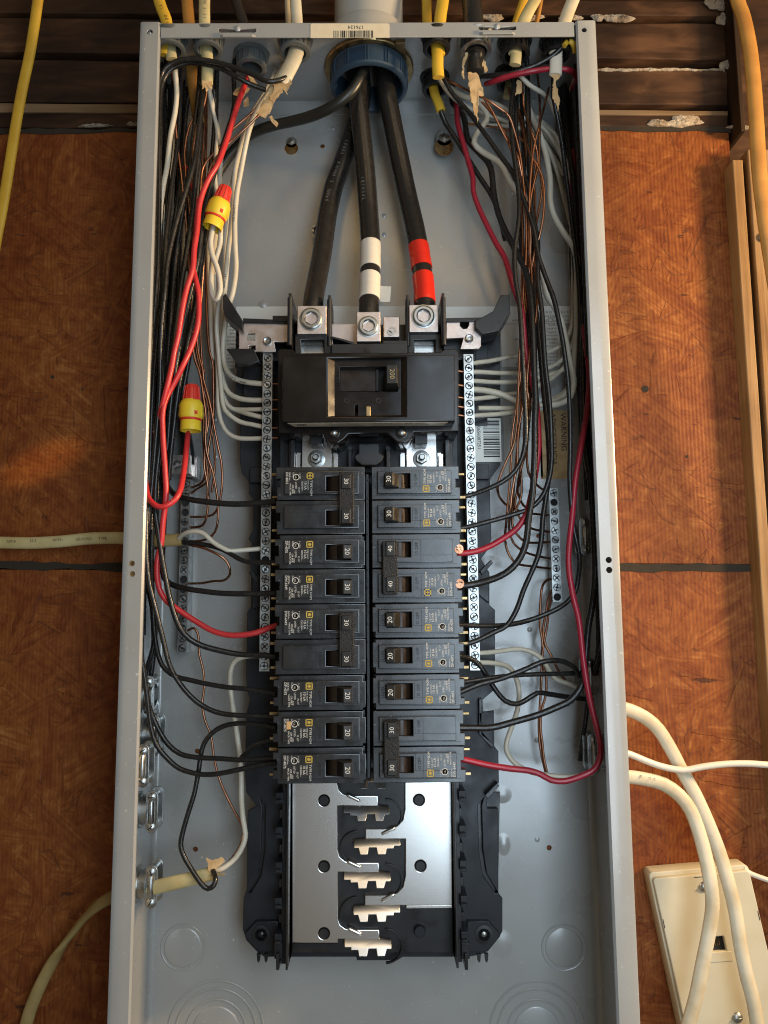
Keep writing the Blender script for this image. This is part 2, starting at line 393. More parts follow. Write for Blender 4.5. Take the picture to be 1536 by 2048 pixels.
ragged('sealant_strip', (-700, 264), (1462, 257), 2.2, WALLY-.7, 8, 'caulk', 90, 4)
rows = [(-80, -60, -24, -2), (-20, 22, 2, 32), (29, 96, 47, 120), (106, 201, 141, 210)]
for i, (l0, l1, r0, r1) in enumerate(rows):
    quadslab('board', [(-700, l0), (1456, r0), (1456, r1), (-700, l1)], 98, 16, 'plank', wall, 1.2, .5, 10+i)
quadslab('board', [(-700, 200), (1456, 225), (1456, 253), (-700, 256)], 96, 18, 'plank', wall, 1.2, .6, 20)
quadslab('lit_edge_strip', [(-700, 198), (1456, 222), (1456, 230), (-700, 222)], 94.2, 3, 'edge', wall, .4, .3, 21)  # pale strip standing in for the lit edge of a board
ragged('plaster_line', (1150, 139), (1450, 139), 1.2, 97.2, 8, 'mortar', 50, 7)
def blob(name, px, py, w, h, d, m, seed, parent=wall, dep=6):
    rnd = random.Random(seed); c = P(px, py, d); v = []; f = []; n, k = 22, 6
    ph = [rnd.uniform(0, 6.28) for _ in range(6)]
    for j in range(k+1):
        e = j/k*math.pi/2
        for i in range(n):
            t = 2*math.pi*i/n
            q = 1+.16*math.sin(2*t+ph[0])+.13*math.sin(3*t+ph[1])+.10*math.sin(5*t+ph[2])+rnd.uniform(-.07, .07)
            v.append((c.x+w*q*math.cos(t)*math.cos(e), d-dep*math.sin(e)*(1+rnd.uniform(-.3, .25)), c.z+h*q*math.sin(t)*math.cos(e)))
    for j in range(k):
        for i in range(n):
            a = (i+1) % n; f.append((j*n+i, j*n+a, (j+1)*n+a, (j+1)*n+i))
    f.append(tuple(range(k*n, k*n+n)))
    return make(name, (v, f), m, parent)
for i, a in enumerate([(1222, 37, 9, 3.6), (1246, 38, 9, 4.2), (1196, 36, 7, 3), (1443, 39, 5, 6), (1430, 5, 9, 9), (1452, 131, 6, 5), (1368, 243, 18, 5.5),
                       (1318, 247, 10, 4), (1478, 256, 12, 2), (190, 252, 14, 1.4), (270, 249, 8, 1.6), (1140, 36, 10, 3), (1060, 37, 12, 3), (985, 36, 12, 3)]):
    blob('plaster_lump', *a, 96, 'mortar', 40+i, dep=3)
a, b = P(1461, -40, 80), P(1496, 256, 80)
make('post', box(a.x, b.x-2, 80, 118, P(1470, 262, 80).z, 640), 'post', wall, 1)
xs = P(1466, 330, 80).x; zt = P(1470, 318, 80).z
make('stud', box(xs, xs+9.5, 80.5, 118, -480, zt), 'pine', wall, 1.2)
make('stud', box(xs+13, xs+62, 79, 118, -480, zt+9), 'pine', wall, 1.6)
c = P(1526, 476, 79)
make('wood_screw', [lathe([(0, 0), (2.4, .2), (4.3, 1.2), (4.4, 3.4)], (c.x, 76.4, c.z), (0, 1, 0), 18), ], 'zinc', wall)
for a, b, w, h in [(1290, 778, 3.2, 4.2), (1374, 913, 1.2, 1.2), (105, 754, 1.6, 1), (165, 779, 1, 1)]:
    c = P(a, b, WALLY); make('nail_hole', cyl((c.x, WALLY-.4, c.z), (0, 1, 0), w, 3, 9), 'caulk', wall)

# ---------------------------------------------------------------- the breaker panel: enclosure and what is bolted to it
ZT = 462.7; ZB = -520; HW = 181.2; BK = 95
panel = empty('breaker_panel', (0, BK, ZB))
tag(panel, 'open grey steel breaker panel without its cover, fixed to the strand board', 'breaker panel')
def half(s):
    pr = [(-166.5, 3.2), (-166.3, 1.2), (-167.3, 0)]
    pr += [(-179.6, 0), (-180.8, .5), (-HW, 1.7)]
    for i in range(0, 7):
        t = i/6*math.pi/2; pr.append((-HW+5*(1-math.cos(t)), BK-5+5*math.sin(t)))
    return [(s*-x, y) for x, y in pr]
prof = half(-1)+half(1)[::-1]
zc = P(265, 1138, 0).z
zs = [ZT, ZB]
v = [(x, y, z) for z in zs for x, y in prof]; n = len(prof)
shell = make('shell', (v, [(i, i+1, n+i+1, n+i) for i in range(n-1)]), 'paint', panel, 0, 50, None, 1.3)
# screw holes punched in the side flanges
cut = []
for px, py, r in [(300, 65, 2.4), (1168, 61, 2.1), (1217, 1120, 2.3), (1218, 1140, 2.3), (264, 1127, 2.2), (265, 1148, 2.1)]:
    c = P(px, py, 0); cut.append(cyl((c.x, -3, c.z), (0, 1, 0), r, 8, 16))
for px, py in [(645, 293), (395, 1502), (391, 1698), (1098, 1695), (1077, 1072), (693, 1130)]:
    c = P(px, py, BK); cut.append(cyl((c.x, BK-4, c.z), (0, 1, 0), 2.1, 9, 16))
cu = make('cutter', cut, 'paint')
bo = shell.modifiers.new('Holes', 'BOOLEAN'); bo.object = cu; bo.operation = 'DIFFERENCE'; bo.solver = 'EXACT'
me = bpy.data.meshes.new_from_object(shell.evaluated_get(bpy.context.evaluated_depsgraph_get()))
shell.modifiers.clear(); shell.data = me; finish(me, 40)
bpy.data.objects.remove(cu)
c = P(299, 65, 2); make('screw', lathe([(0, 0), (1.3, .1), (2, .6), (2.1, 1.6)], (c.x, 1.2, c.z), (0, 1, 0), 16), 'zinc', panel)
for py in (1127, 1148):
    c = P(265, py, 0); make('screw', [lathe([(0, 0), (1.7, .1), (1.9, 1.2)], (c.x, .7, c.z), (0, 1, 0), 14), box(c.x-1.6, c.x+1.6, .3, 1, c.z-.3, c.z+.3)], 'brass', panel)
# top end wall with its flange, hub hole and two cover tabs
hub = PZ(738, 148, 450)
HX, HY = P(738, 140, 50).x, 50.0
FT = Matrix.Translation((0, 0, (ZT-1)*.001))
holes = [circ(HX, HY, 30, 36)]
plate('top_wall', [[(-HW+1.5, 2), (HW-1.5, 2), (HW-1.5, BK-1), (-HW+1.5, BK-1)]]+holes, 0, 1.4, 'paint', panel, 0, FT)
fz0, fz1 = P(735, 75, 1).z, ZT-.4
fx0, fx1 = P(322, 60, 1).x, P(1148, 58, 1).x
def notch(px0, px1, py0, py1):
    a, b = P(px0, py0, 1), P(px1, py1, 1); m = (a.x+b.x)/2
    return [(a.x, a.z), (a.x+4, a.z), (m-4, a.z-.7), (m+4, a.z-.7), (b.x-4, a.z), (b.x, a.z), (b.x, b.z+1), (b.x-3, b.z), (a.x+3, b.z), (a.x, b.z+1)]
N1, N2 = (438, 512, 58, 67), (957, 1032, 54, 62)
plate('top_flange', [[(fx0, fz1), (fx1, fz1), (fx1, fz0), (fx0, fz0)], notch(*N1)[::-1], notch(*N2)[::-1]], .4, 1.3, 'paint', panel, .35)
for q in (N1, N2):
    a, b = P(q[0], q[3], -1), P(q[1], q[3]+10, -1)
    s = prism([(a.x+.4, .6, a.z+1.4), (a.x+3, -1.6, a.z+.2), (b.x-3, -1.6, a.z+.2), (b.x-.4, .6, a.z+1.4), (b.x-.4, .6, a.z-.2), (b.x-3, -2.2, a.z-1.6), (a.x+3, -2.2, a.z-1.6), (a.x+.4, .6, a.z-.2)], (0, 0, -2.2))
    make('cover_tab', s, 'paint', panel, .3)
    c = P((q[0]+q[1])/2, q[2]-3, 0); make('dimple', lathe([(0, -1.1), (1, -.9), (2, -.3), (2.8, .3)], (c.x, .5, c.z), (0, 1, 0), 14), 'paint', panel)
lip = P(735, 231, BK).z
make('wall_foot', box(-HW+7, HW-7, BK-1.6, BK-.6, lip, ZT-4), 'paint', panel, .3)
# barcode sticker on the top flange, printed upside down
a, b = P(621, 77, .3), P(779, 47, .3)
st = make('barcode_sticker', prism([(a.x, .12, a.z+.4), (b.x, .12, a.z+.4), (b.x, .12, b.z-1), (b.x-1, .12, b.z), (a.x+1, .12, b.z), (a.x, .12, b.z-1)], (0, .26, 0)), 'sticker', panel)
g = [text_geom('176124', 4.3, (P(728, 54, 0).x, .08, P(728, 54, 0).z), (-1, 0, 0), (0, 0, -1), .06)]
x = P(667, 70, 0).x; xe = P(746, 70, 0).x; rnd = random.Random(5); z0, z1 = P(700, 75, 0).z, P(700, 61, 0).z
while x < xe:
    w = rnd.choice([.35, .35, .7, 1.1]); g.append(box(x, x+w, .06, .1, z0, z1)); x += w+rnd.choice([.35, .5, .9])
make('printing', g, 'ink', st, smooth=20)
# knockouts and dimples pressed into the back
def ring(name, px, py, r, w=1.1, h=.9, m='paint'):
    c = P(px, py, BK)
    return make(name, lathe([(r-w, .3), (r-w*.5, h), (r, h+.05), (r+w*.5, .2)], (c.x, BK-.7, c.z), (0, -1, 0), 56, cap=False), m, panel)
def disc(name, px, py, r, h=.9):
    c = P(px, py, BK)
    return make(name, lathe([(0, h), (r-1.1, h), (r-.6, h-.15), (r, 0)], (c.x, BK-.65, c.z), (0, -1, 0), 56), 'paint', panel)
for px in (366, 1127):
    disc('knockout', px, 1894, 15.2, .7); ring('knockout_rim', px, 1894, 17.6, .9, .5)
for px, py in ((432, 2062), (1074, 2062)):
    disc('knockout', px, py, 19, .8)
    for r in (24, 32, 38): ring('knockout_rim', px, py, r, 1.1, .6)
for px, py in ((610, 152), (420, 148), (865, 150)):
    pass
def dimple(px, py, r=2.2, h=.7):
    c = P(px, py, BK); return make('dimple', lathe([(0, h), (r*.5, h*.9), (r, .0)], (c.x, BK-.62, c.z), (0, -1, 0), 16), 'paint', panel)
for px, py in [(1073, 1480), (1059, 1259), (431, 913), (1074, 1679), (583, 248), (1024, 385), (1077, 480), (768, 432), (768, 470), (430, 838), (666, 257)]: dimple(px, py)
# drawn bulges beside the plastic base
for px, py, sx, sz in [(1004, 1588, 10, 9), (1007, 1688, 7, 11), (1004, 1888, 11, 14), (498, 1888, 11, 14), (978, 1130, 14, 10), (1000, 1410, 15, 10), (525, 610, 5, 5)]:
    c = P(px, py, BK); v, f = lathe([(.02+.98*i/10, .5*(1+math.cos(math.pi*i/10))-.05) for i in range(11)], (0, 0, 0), (0, -1, 0), 32)
    make('pressed_bulge', ([(c.x+p[0]*sx, BK-.62+p[1], c.z+p[2]*sz) for p in v], f), 'paint', panel, smooth=60)
# mounting and grounding screws in the back
def hexscrew(px, py, r, d, brass_washer):
    c = P(px, py, d)
    s = make('mounting_screw', [lathe([(0, 0), (r*.5, .15), (r*.55, .3), (r, .6), (r, 2.6)], (c.x, d-3, c.z), (0, 1, 0), 6),
                                lathe([(r*1.4, 0), (r*1.45, .7)], (c.x, d-.9, c.z), (0, 1, 0), 20)], 'zinc', panel)
    if brass_washer:
        make('clip', lathe([(2, 0), (r*1.7, 0), (r*1.7, .8)], (c.x, d-.9, c.z-r*1.6), (0, 1, 0), 18), 'brass', s)
hexscrew(583, 286, 3.6, BK, True); hexscrew(888, 278, 5, 86, True); hexscrew(745, 218, 3, BK, False)
# paper labels glued to the back, printed upside down
def paper(px0, py0, px1, py1, lines, size, d=BK-.9, mat_='label', up=(0, 0, -1), gap=1.25, ink='print', name='paper_label'):
    a, b = P(px0, py1, d), P(px1, py0, d)
    o = make(name, box(a.x, b.x, d, d+.3, a.z, b.z), mat_, panel)
    g = []
    right = Vector((0, 1, 0)).cross(Vector(up))*-1
    right = Vector(up).cross(Vector((0, -1, 0)))
    for i, t in enumerate(lines):
        if up == (0, 0, -1): o0 = (b.x-1.5, d-.12, a.z+size*(.9+i*gap))
        else: o0 = (a.x+size*(.9+i*gap), d-.12, a.z+1.5) if up == (-1, 0, 0) else (b.x-size*(.9+i*gap), d-.12, b.z-1.5)
        g.append(text_geom(t, size, o0, right, up, .06))
    if g: make('printing', g, ink, o, smooth=20)
    return o
tx = ['AVISO: use conductores de cobre o aluminio', 'apertura de 3,05 mm (25 lb-pulg) neutro', 'apriete los tornillos segun la tabla siguiente', 'NOTICE: torque all lugs before energizing']
paper(470, 612, 700, 760, tx+['limpie la superficie del conductor']*3, 3.0)
paper(700, 612, 868, 700, ['ground bar terminals', 'main lugs 250 lb-in', 'use 75 C wire only', 'par de apriete']*2, 3.0)
paper(868, 612, 1140, 648, ['14-10 AWG   20 lb-in   8 AWG   25 lb-in', 'Cu / Al   wire range   torque', '6-4 AWG   35 lb-in'], 3.0)
paper(1004, 648, 1118, 734, ['WIRE BINDING SCREW TORQUE', 'one conductor per hole', '12 AWG  25 lb-in', '10 AWG  25 lb-in', '8 AWG   30 lb-in', '6-4 AWG 35 lb-in', '3 AWG   40 lb-in']*2, 2.6)
paper(420, 640, 482, 737, ['tornillos', 'aprietelos', 'segun tabla', 'de torque', 'y limpie']*3, 2.6)
bl = paper(951, 836, 1001, 924, [], 3, d=63.2, name='barcode_label')
a, b = P(951, 924, 63), P(1001, 836, 63)
g = [text_geom('40656087251', 3.9, (a.x+3.2, 63, b.z-5), (0, 0, -1), (1, 0, 0), .06)]
z = a.z+4; rnd = random.Random(9)
while z < b.z-3:
    w = rnd.choice([.4, .5, .9, 1.2]); g.append(box(a.x+7, b.x-1.2, 62.9, 63.05, z, z+w)); z += w+rnd.choice([.45, .6, 1.0])
make('printing', g, 'ink', bl, smooth=20)
paper(1010, 832, 1082, 955, ['hazard of shock', 'electric explosion', 'turn off all power', 'before working', 'inside this unit', 'replace all covers', 'apague todo']*1, 3.0, up=(1, 0, 0), name='warning_label', gap=1.3)
o = paper(1082, 820, 1136, 958, [], 3, mat_='kraft', name='warning_label')
a, b = P(1085, 955, BK), P(1136, 822, BK)
make('printing', [text_geom('ADVERTENCIA', 7.0, (b.x-14, BK-1.1, b.z-2), (0, 0, -1), (1, 0, 0), .06), text_geom('WARNING', 7.0, (b.x-5, BK-1.1, b.z-2), (0, 0, -1), (1, 0, 0), .06)], 'ink', o, smooth=20)

# ---------------------------------------------------------------- black plastic base and rails
BD = 64
L_ = [(473, 726), (470, 796), (480, 802), (480, 927), (483, 945), (497, 962), (498, 987), (505, 997), (505, 1060), (497, 1078), (504, 1088), (497, 1101),
      (502, 1146), (502, 1211), (494, 1225), (492, 1350), (494, 1378), (500, 1400), (492, 1430), (490, 1540), (492, 1585), (513, 1612), (495, 1622), (493, 1778), (487, 1797),
      (485, 1858), (492, 1880), (513, 1903), (528, 1914), (556, 1914), (712, 1914), (714, 1921), (795, 1921), (805, 1914), (935, 1914), (960, 1910), (976, 1903), (999, 1875),
      (1005, 1862), (1005, 1797), (997, 1787), (996, 1617), (975, 1617), (973, 1600), (998, 1566), (997, 1503), (989, 1492), (988, 1421), (966, 1424), (965, 1400), (987, 1381),
      (990, 1346), (990, 1220), (979, 1210), (979, 1145), (962, 1118), (975, 1100), (983, 1077), (980, 997), (980, 957), (1001, 930), (1001, 664), (965, 655), (940, 650), (520, 655), (500, 700)]
slit = [(967, 1597), (963, 1612), (966, 1700), (973, 1747), (996, 1786), (990, 1786), (966, 1752), (958, 1700), (956, 1610)]
slit2 = [(519, 1597), (524, 1612), (522, 1700), (516, 1747), (497, 1786), (502, 1786), (522, 1752), (530, 1700), (531, 1610)]
plate('plastic_base', [XZ(L_, BD), XZ(slit, BD), XZ(slit2, BD)], BD, 3, 'base', panel, .5)
def sheet(name, pts, d, th, m='base', bev=.4, parent=panel): return plate(name, [XZ(pts, d)], d, th, m, parent, bev)
# upper pads and steps
sheet('base_backing', [(948, 1585), (1000, 1585), (996, 1795), (948, 1795)], 68, 4, 'black'); sheet('base_backing', [(536, 1585), (514, 1585), (494, 1795), (536, 1795)], 68, 4, 'black')
sheet('base_pad', [(487, 733), (530, 733), (530, 795), (487, 795)], 58, 6)
sheet('base_pad', [(500, 935), (532, 935), (532, 965), (500, 965)], 59, 5)
sheet('base_pad', [(505, 1150), (532, 1150), (532, 1210), (505, 1218)], 59, 5)
sheet('base_pad', [(950, 928), (978, 928), (978, 958), (950, 958)], 59, 5)
sheet('base_pad', [(956, 1145), (978, 1145), (978, 1206), (956, 1188)], 59, 5)
sheet('base_pad', [(950, 690), (975, 690), (975, 850), (950, 850)], 60, 4)
sheet('base_pad', [(958, 1425), (986, 1425), (986, 1490), (962, 1470)], 59, 5)
sheet('base_rib', [(497, 1146), (502, 1138), (518, 1160), (512, 1166)], 58, 6, 'black')
sheet('base_rib', [(960, 1142), (982, 1120), (986, 1126), (964, 1150)], 57, 7, 'black')
sheet('base_rib', [(958, 1398), (964, 1398), (964, 1462), (988, 1490), (984, 1496), (958, 1468)], 59, 5, 'black')
sheet('base_rib', [(970, 1590), (995, 1566), (999, 1572), (976, 1598)], 56, 8, 'black')
# mounting ears at the bottom corners
for s in (0, 1):
    q = [(935, 1843), (977, 1843), (1000, 1868), (998, 1876), (972, 1903), (935, 1903)]
    if s: q = [(1490-x, y) for x, y in q]
    sheet('mounting_ear', q, 60, 4, 'base')
    c = P(968 if not s else 522, 1869, 60)
    make('ear_screw', [lathe([(6.6, 0), (7, -.6), (4.6, -.8), (4.4, 1.5)], (c.x, 60, c.z), (0, 1, 0), 28)], 'black', panel)
    make('ear_screw', lathe([(0, -.6), (1.6, -.2), (3.6, 1)], (c.x, 60, c.z), (0, 1, 0), 20), 'zinc' if s == 0 else 'black', panel)
    for px, py in [(958, 1908), (973, 1908)] if not s else [(532, 1908), (517, 1908)]:
        a = P(px, py, 62); make('base_tooth', prism([(a.x-1.5, 62, a.z), (a.x+1.5, 62, a.z), (a.x+1, 62, a.z-5), (a.x, 62, a.z-6.5), (a.x-1, 62, a.z-5)], (0, 3, 0)), 'black', panel, .2)
# side rails the breakers hook on
zt0, zb0 = P(742, 880, 40).z, P(742, 1914, 60).z
for s in (0, 1):
    xa, xb = (P(577, 1700, 40).x, P(562, 1700, 44).x) if s == 0 else (P(909, 1700, 40).x, P(922, 1700, 44).x)
    xa, xb = min(xa, xb), max(xa, xb)
    inner = xb if s == 0 else xa
    make('side_rail', [box(inner-(1.6 if s == 0 else 0), inner+(0 if s == 0 else 1.6), 40, BD, zb0, zt0), box(xa, xb, 50, BD, zb0, zt0)], 'black', panel, .3)
    for k in range(21):
        z = zb0+3+k*25.3*.5
        if z > P(742, 1560, 40).z: break
        w = 5.2 if k % 2 else 3.2
        x0 = (xa-w+1 if s == 0 else xb-1); x1 = x0+w
        make('rail_tooth', [box(x0, x1, 44 if k % 2 else 50, BD, z, z+(8 if k % 2 else 5)), box(x0+.8, x1-.8, 40, 44, z+2.4, z+3.6)] if k % 2 else box(x0, x1, 52, BD, z, z+6), 'base' if k % 2 else 'black', panel, .3)
    a = P(556 if s == 0 else 932, 1912, 44)
    make('rail_foot', [box(a.x-3, a.x+3, 46, BD, a.z-3, a.z+8), box(a.x-1.2, a.x+1.2, 42, 60, a.z-9, a.z+2)], 'black', panel, .4)
# insulator between the bus bars
sheet('insulator', [(676, 1540), (811, 1540), (811, 1700), (808, 1812), (906, 1812), (906, 1906), (584, 1906), (584, 1886), (676, 1886)], 59, 5, 'black')
def arch(px, py, r0, r1, d, th, side):
    c = P(px, py, d); a0 = -math.pi/2 if side > 0 else math.pi/2
    o = [(c.x+r1*math.cos(a0+math.pi*i/16), c.z+r1*math.sin(a0+math.pi*i/16)) for i in range(17)]
    o += [(c.x+r0*math.cos(a0+math.pi*(16-i)/16), c.z+r0*math.sin(a0+math.pi*(16-i)/16)) for i in range(17)]
    plate('insulator_rib', [o], d, th, 'black', panel, .3)
for py in (1632, 1762, 1893): arch(772, py, 11.6, 12.8, 56.5, 3, 1)
for py in (1570, 1697, 1829): arch(713, py, 11.6, 12.8, 56.5, 3, -1)
for px, py in ((840, 1864),):
    c = P(px, py, 55); make('insulator_boss', lathe([(0, 0), (3.8, 0), (4.3, .6), (4.3, 5)], (c.x, 55, c.z), (0, 1, 0), 24), 'base', panel)

# ---------------------------------------------------------------- bus bars with their stabs
BB = 56
left_bus = [(584, 1500), (674, 1500), (674, 1566), (677, 1580), (686, 1589), (700, 1592), (755, 1592), (756, 1613), (686, 1611), (675, 1612), (675, 1700), (679, 1714), (690, 1723), (702, 1726),
            (757, 1726), (758, 1746), (688, 1744), (676, 1744), (676, 1838), (680, 1850), (691, 1858), (704, 1860), (758, 1860), (759, 1880), (688, 1878), (676, 1878), (676, 1886), (584, 1886)]
right_bus = [(810, 1500), (902, 1500), (905, 1811), (812, 1811), (730, 1811), (730, 1791), (780, 1791), (795, 1786), (806, 1774), (811, 1752), (811, 1678), (731, 1678), (731, 1658), (778, 1658),
             (795, 1652), (806, 1640), (810, 1618)]
def busbar(pts, holes, stabs, mirror):
    b = plate('bus_bar', [XZ(pts, BB)]+[circ(P(x, y, BB).x, P(x, y, BB).z, 4.4, 28)[::-1] for x, y in holes], BB, 3, 'tin', panel, .5)
    for x, y in holes:
        c = P(x, y, BB+1.5); make('boss', lathe([(0, 0), (3.6, 0), (3.9, 1.5)], (c.x, BB+1.2, c.z), (0, 1, 0), 24), 'black', b)
    for x0, y in stabs:
        a = P(x0, y, BB); pr = [(0, 1), (0, .50), (13, .50), (13, .36), (27, .36), (29, .05), (45, .05), (48, .42), (63, .42), (65, .05), (80, .05), (84, .40), (93, .40), (93, .8), (70, .86), (70, 1)]
        H = 13.5; k = 1/2.62
        o = []
        for u, w in pr:
            e = H*(1-w)
            o.append(((a.x+u*k) if not mirror else (a.x+93*k-u*k), BB+.6-e*.5, a.z+1.2-e*.87))
        make('stab', prism(o, (0, 1.7, .9)), 'tin', b, .45)
        rr = P(x0+(19 if not mirror else 70), y-17, BB)
        sg = 1 if not mirror else -1
        make('stiffener', lathe([(0, 0), (.8, .3), (1.4, 1), (1.5, 2), (1.5, 10), (1.4, 11), (.8, 11.7), (0, 12)], (rr.x-5*sg, BB, rr.z+2.2), (sg, 0, -.45), 12), 'tin', b)
    return b
busbar(left_bus, [(648, 1601), (648, 1733), (648, 1867)], [(687, 1612), (688, 1745), (689, 1879)], False)
busbar(right_bus, [(838, 1600), (841, 1732)], [(708, 1548), (708, 1678), (707, 1811)], True)
a, b = P(812, 1811, BB), P(905, 1819, BB)
make('bus_lip', box(a.x, b.x, BB, BB+7, a.z-2.4, a.z-.05), 'tin', panel, .5)

# ---------------------------------------------------------------- screws shared by the terminal bars
def slotted(r, kind):
    g = [lathe([(0, 1.15), (r*.96, 1.15), (r, 1.4), (r, 4)], (0, 0, 0), (0, 1, 0), 22)]
    w = r*.18
    qs = [(0, math.pi), (math.pi, 2*math.pi)] if kind == 0 else [(k*math.pi/2, (k+1)*math.pi/2) for k in range(4)]
    for t0, t1 in qs:
        mid = (t0+t1)/2; ox, oz = (0, w*math.sin(mid)) if kind == 0 else (w*1.2*math.cos(mid), w*1.2*math.sin(mid))
        pts = []
        for i in range(9):
            t = t0+(t1-t0)*i/8; pts.append((ox+(r*.97-w)*math.cos(t), 0, oz+(r*.97-w)*math.sin(t)))
        ri = r*.28
        if kind == 0: pts += [(ox-ri, 0, oz), (ox-ri, 0, oz+ri*math.sin(mid)), (ox+ri, 0, oz+ri*math.sin(mid)), (ox+ri, 0, oz)]
        else: pts += [(ox+ri*math.cos(t1), 0, oz+ri*math.sin(t1)), (ox+ri*math.cos(t0), 0, oz+ri*math.sin(t0))]
        g.append(prism(pts, (0, 1.2, 0)))
    return g
SCR = []
for k in (0, 1):
    gs_ = slotted(2.66, k); o = make('screw', gs_, 'zinc', None, smooth=30); o.data.materials.append(M['slot_shade'])
    for p in o.data.polygons[:22]: p.material_index = 1
    for p in o.data.polygons:
        if abs(p.center.y-.00115) < 2e-5: p.material_index = 1
    SCR.append(o.data); bpy.data.objects.remove(o)
def put_screw(x, y, z, parent, name='screw', rnd=random, scale=1, me=None):
    o = bpy.data.objects.new(name, me or rnd.choice(SCR)); COL.objects.link(o); o.parent = parent
    o.location = Vector((x, y, z))*.001; o.rotation_euler = (rnd.uniform(-.06, .06), rnd.uniform(0, 6.28), rnd.uniform(-.06, .06)); o.scale = (scale,)*3
    return o
def terminal_bar(name, p0, p1, n, d, skip=(), w=7.7, deep=12, zpad=(4, 4)):
    rnd = random.Random(hash(name+str(p0[0])) & 255)
    rnd = random.Random(int(p0[0]))
    a, b = P(*p0, d), P(*p1, d); x = (a.x+b.x)/2
    zsn = [a.z+(b.z-a.z)*i/(n-1) for i in range(n)]
    half = abs(zsn[1]-zsn[0])/2; g = []
    for i, z in enumerate(zsn):
        z0 = z-half if i < n-1 else z-zpad[1]; z1 = z+half if i else z+zpad[0]
        V = []; F = []; m_ = 20
        for k in range(m_):
            t = 2*math.pi*(k+.5)/m_; cx, cz = math.cos(t), math.sin(t)
            e = min((w/2)/abs(cx), ((z1-z) if cz > 0 else (z-z0))/abs(cz))
            V += [(x+cx*e, d, z+cz*e), (x+cx*3.15, d, z+cz*3.15), (x+cx*2.95, d+.3, z+cz*2.95), (x+cx*2.95, d+2.4, z+cz*2.95)]
        for k in range(m_):
            p, q = k*4, ((k+1) % m_)*4
            F += [(p, q, q+1, p+1), (p+1, q+1, q+2, p+2), (p+2, q+2, q+3, p+3)]
        for sx, sz in ((1, 1), (-1, 1), (-1, -1), (1, -1)):
            V.append((x+sx*w/2, d, z1 if sz > 0 else z0)); c_ = len(V)-1
            best = sorted(range(m_), key=lambda k: (V[k*4][0]-V[c_][0])**2+(V[k*4][2]-V[c_][2])**2)[:2]
            F.append((best[0]*4, best[1]*4, c_))
        g.append((V, F))
    g.append(box(x-w/2, x-w/2+.4, d+.02, d+2.5, b.z-zpad[1], a.z+zpad[0])); g.append(box(x+w/2-.4, x+w/2, d+.02, d+2.5, b.z-zpad[1], a.z+zpad[0]))
    bar = make(name, g, 'zinc', panel, smooth=25)
    make('screw_wells', box(x-w/2+.3, x+w/2-.3, d+2.2, d+2.4, b.z-zpad[1]+.4, a.z+zpad[0]-.4), 'dark', bar)  # near-black floor paints the shadow ring round each screw
    make('bar_body', box(x-w/2+.05, x+w/2-.05, d+2.45, d+deep, b.z-zpad[1]+.1, a.z+zpad[0]-.1), 'zinc', bar)
    for i, z in enumerate(zsn):
        if i in skip: make('empty_hole', cyl((x, d+1.9, z), (0, 1, 0), 3, .5, 16), 'dark', bar); continue
        put_screw(x+rnd.uniform(-.15, .15), d-.5+rnd.uniform(-.4, .9), z, bar, rnd=rnd)
    return bar, x, zsn
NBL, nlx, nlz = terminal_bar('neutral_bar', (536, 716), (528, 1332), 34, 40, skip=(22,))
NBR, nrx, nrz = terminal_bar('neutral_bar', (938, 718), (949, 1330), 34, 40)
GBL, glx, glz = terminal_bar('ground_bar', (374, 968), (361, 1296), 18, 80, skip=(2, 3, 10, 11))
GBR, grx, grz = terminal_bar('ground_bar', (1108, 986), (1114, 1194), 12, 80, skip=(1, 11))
# lug at the head of the left ground bar
c0 = P(341, 909, 74)
lg = make('ground_lug', pbox(341, 909, 381, 948, 72, 88), 'alu', GBL, .6)
c = P(356, 931, 72); put_screw(c.x, 71.2, c.z, GBL, scale=1.75, me=SCR[0], rnd=random.Random(2))
make('lug_clip', pbox(374, 912, 394, 955, 80, 92), 'tin', GBL, .5)
# ---------------------------------------------------------------- main breaker with its lugs
mb = empty('main_breaker', P(737, 890, 50)); tag(mb, 'large black two hundred amp main breaker with three service lugs at its top', 'main breaker')
def msheet(name, pts, d, th, m='gloss', bev=.5, holes=()):
    return plate(name, [XZ(pts, d)]+[XZ(h, d)[::-1] for h in holes], d, th, m, mb, bev)
A_ = [(556, 704), (560, 698), (585, 698), (592, 706), (880, 704), (890, 697), (911, 698), (917, 706), (917, 862), (828, 864), (824, 876), (813, 884), (794, 884), (783, 874), (774, 866),
      (697, 868), (688, 878), (676, 886), (660, 884), (650, 874), (646, 866), (558, 866)]
msheet('body', A_, 15, 36, 'gloss', .8)
rec = [(656, 717), (812, 715), (812, 832), (656, 833)]
co = msheet('cover', [(564, 711), (910, 709), (910, 842), (565, 845)], -3, 18.2, 'gloss', 1.0, [rec])
q0 = [P(x, y, -3) for x, y in rec]; q1 = [P(x, y, .6) for x, y in [(669, 719), (802, 717), (802, 830), (669, 832)]]
make('recess_walls', ([tuple(p) for p in q0+q1], [(i, (i+1) % 4, 4+(i+1) % 4, 4+i) for i in range(4)]), 'brown', mb, smooth=10)
tw = [(679, 734), (796, 733), (796, 783), (679, 784)]
ip = msheet('handle_plate', [(667, 717), (804, 715), (804, 832), (667, 834)], .6, 7.4, 'gloss', .2, [tw, [(710, 810), (716, 810), (716, 832), (710, 832)]])
make('handle_slot', pbox(676, 728, 802, 790, 11, 12), 'dark', mb)
make('handle_slide', pbox(680, 736, 752, 783, 7.5, 11), 'brown', mb, .3)
make('slide_rib', pbox(752, 738, 757, 782, 5.5, 12), 'toggle', mb, .3)
a = P(773, 767, -12); b = P(796, 729, -12)
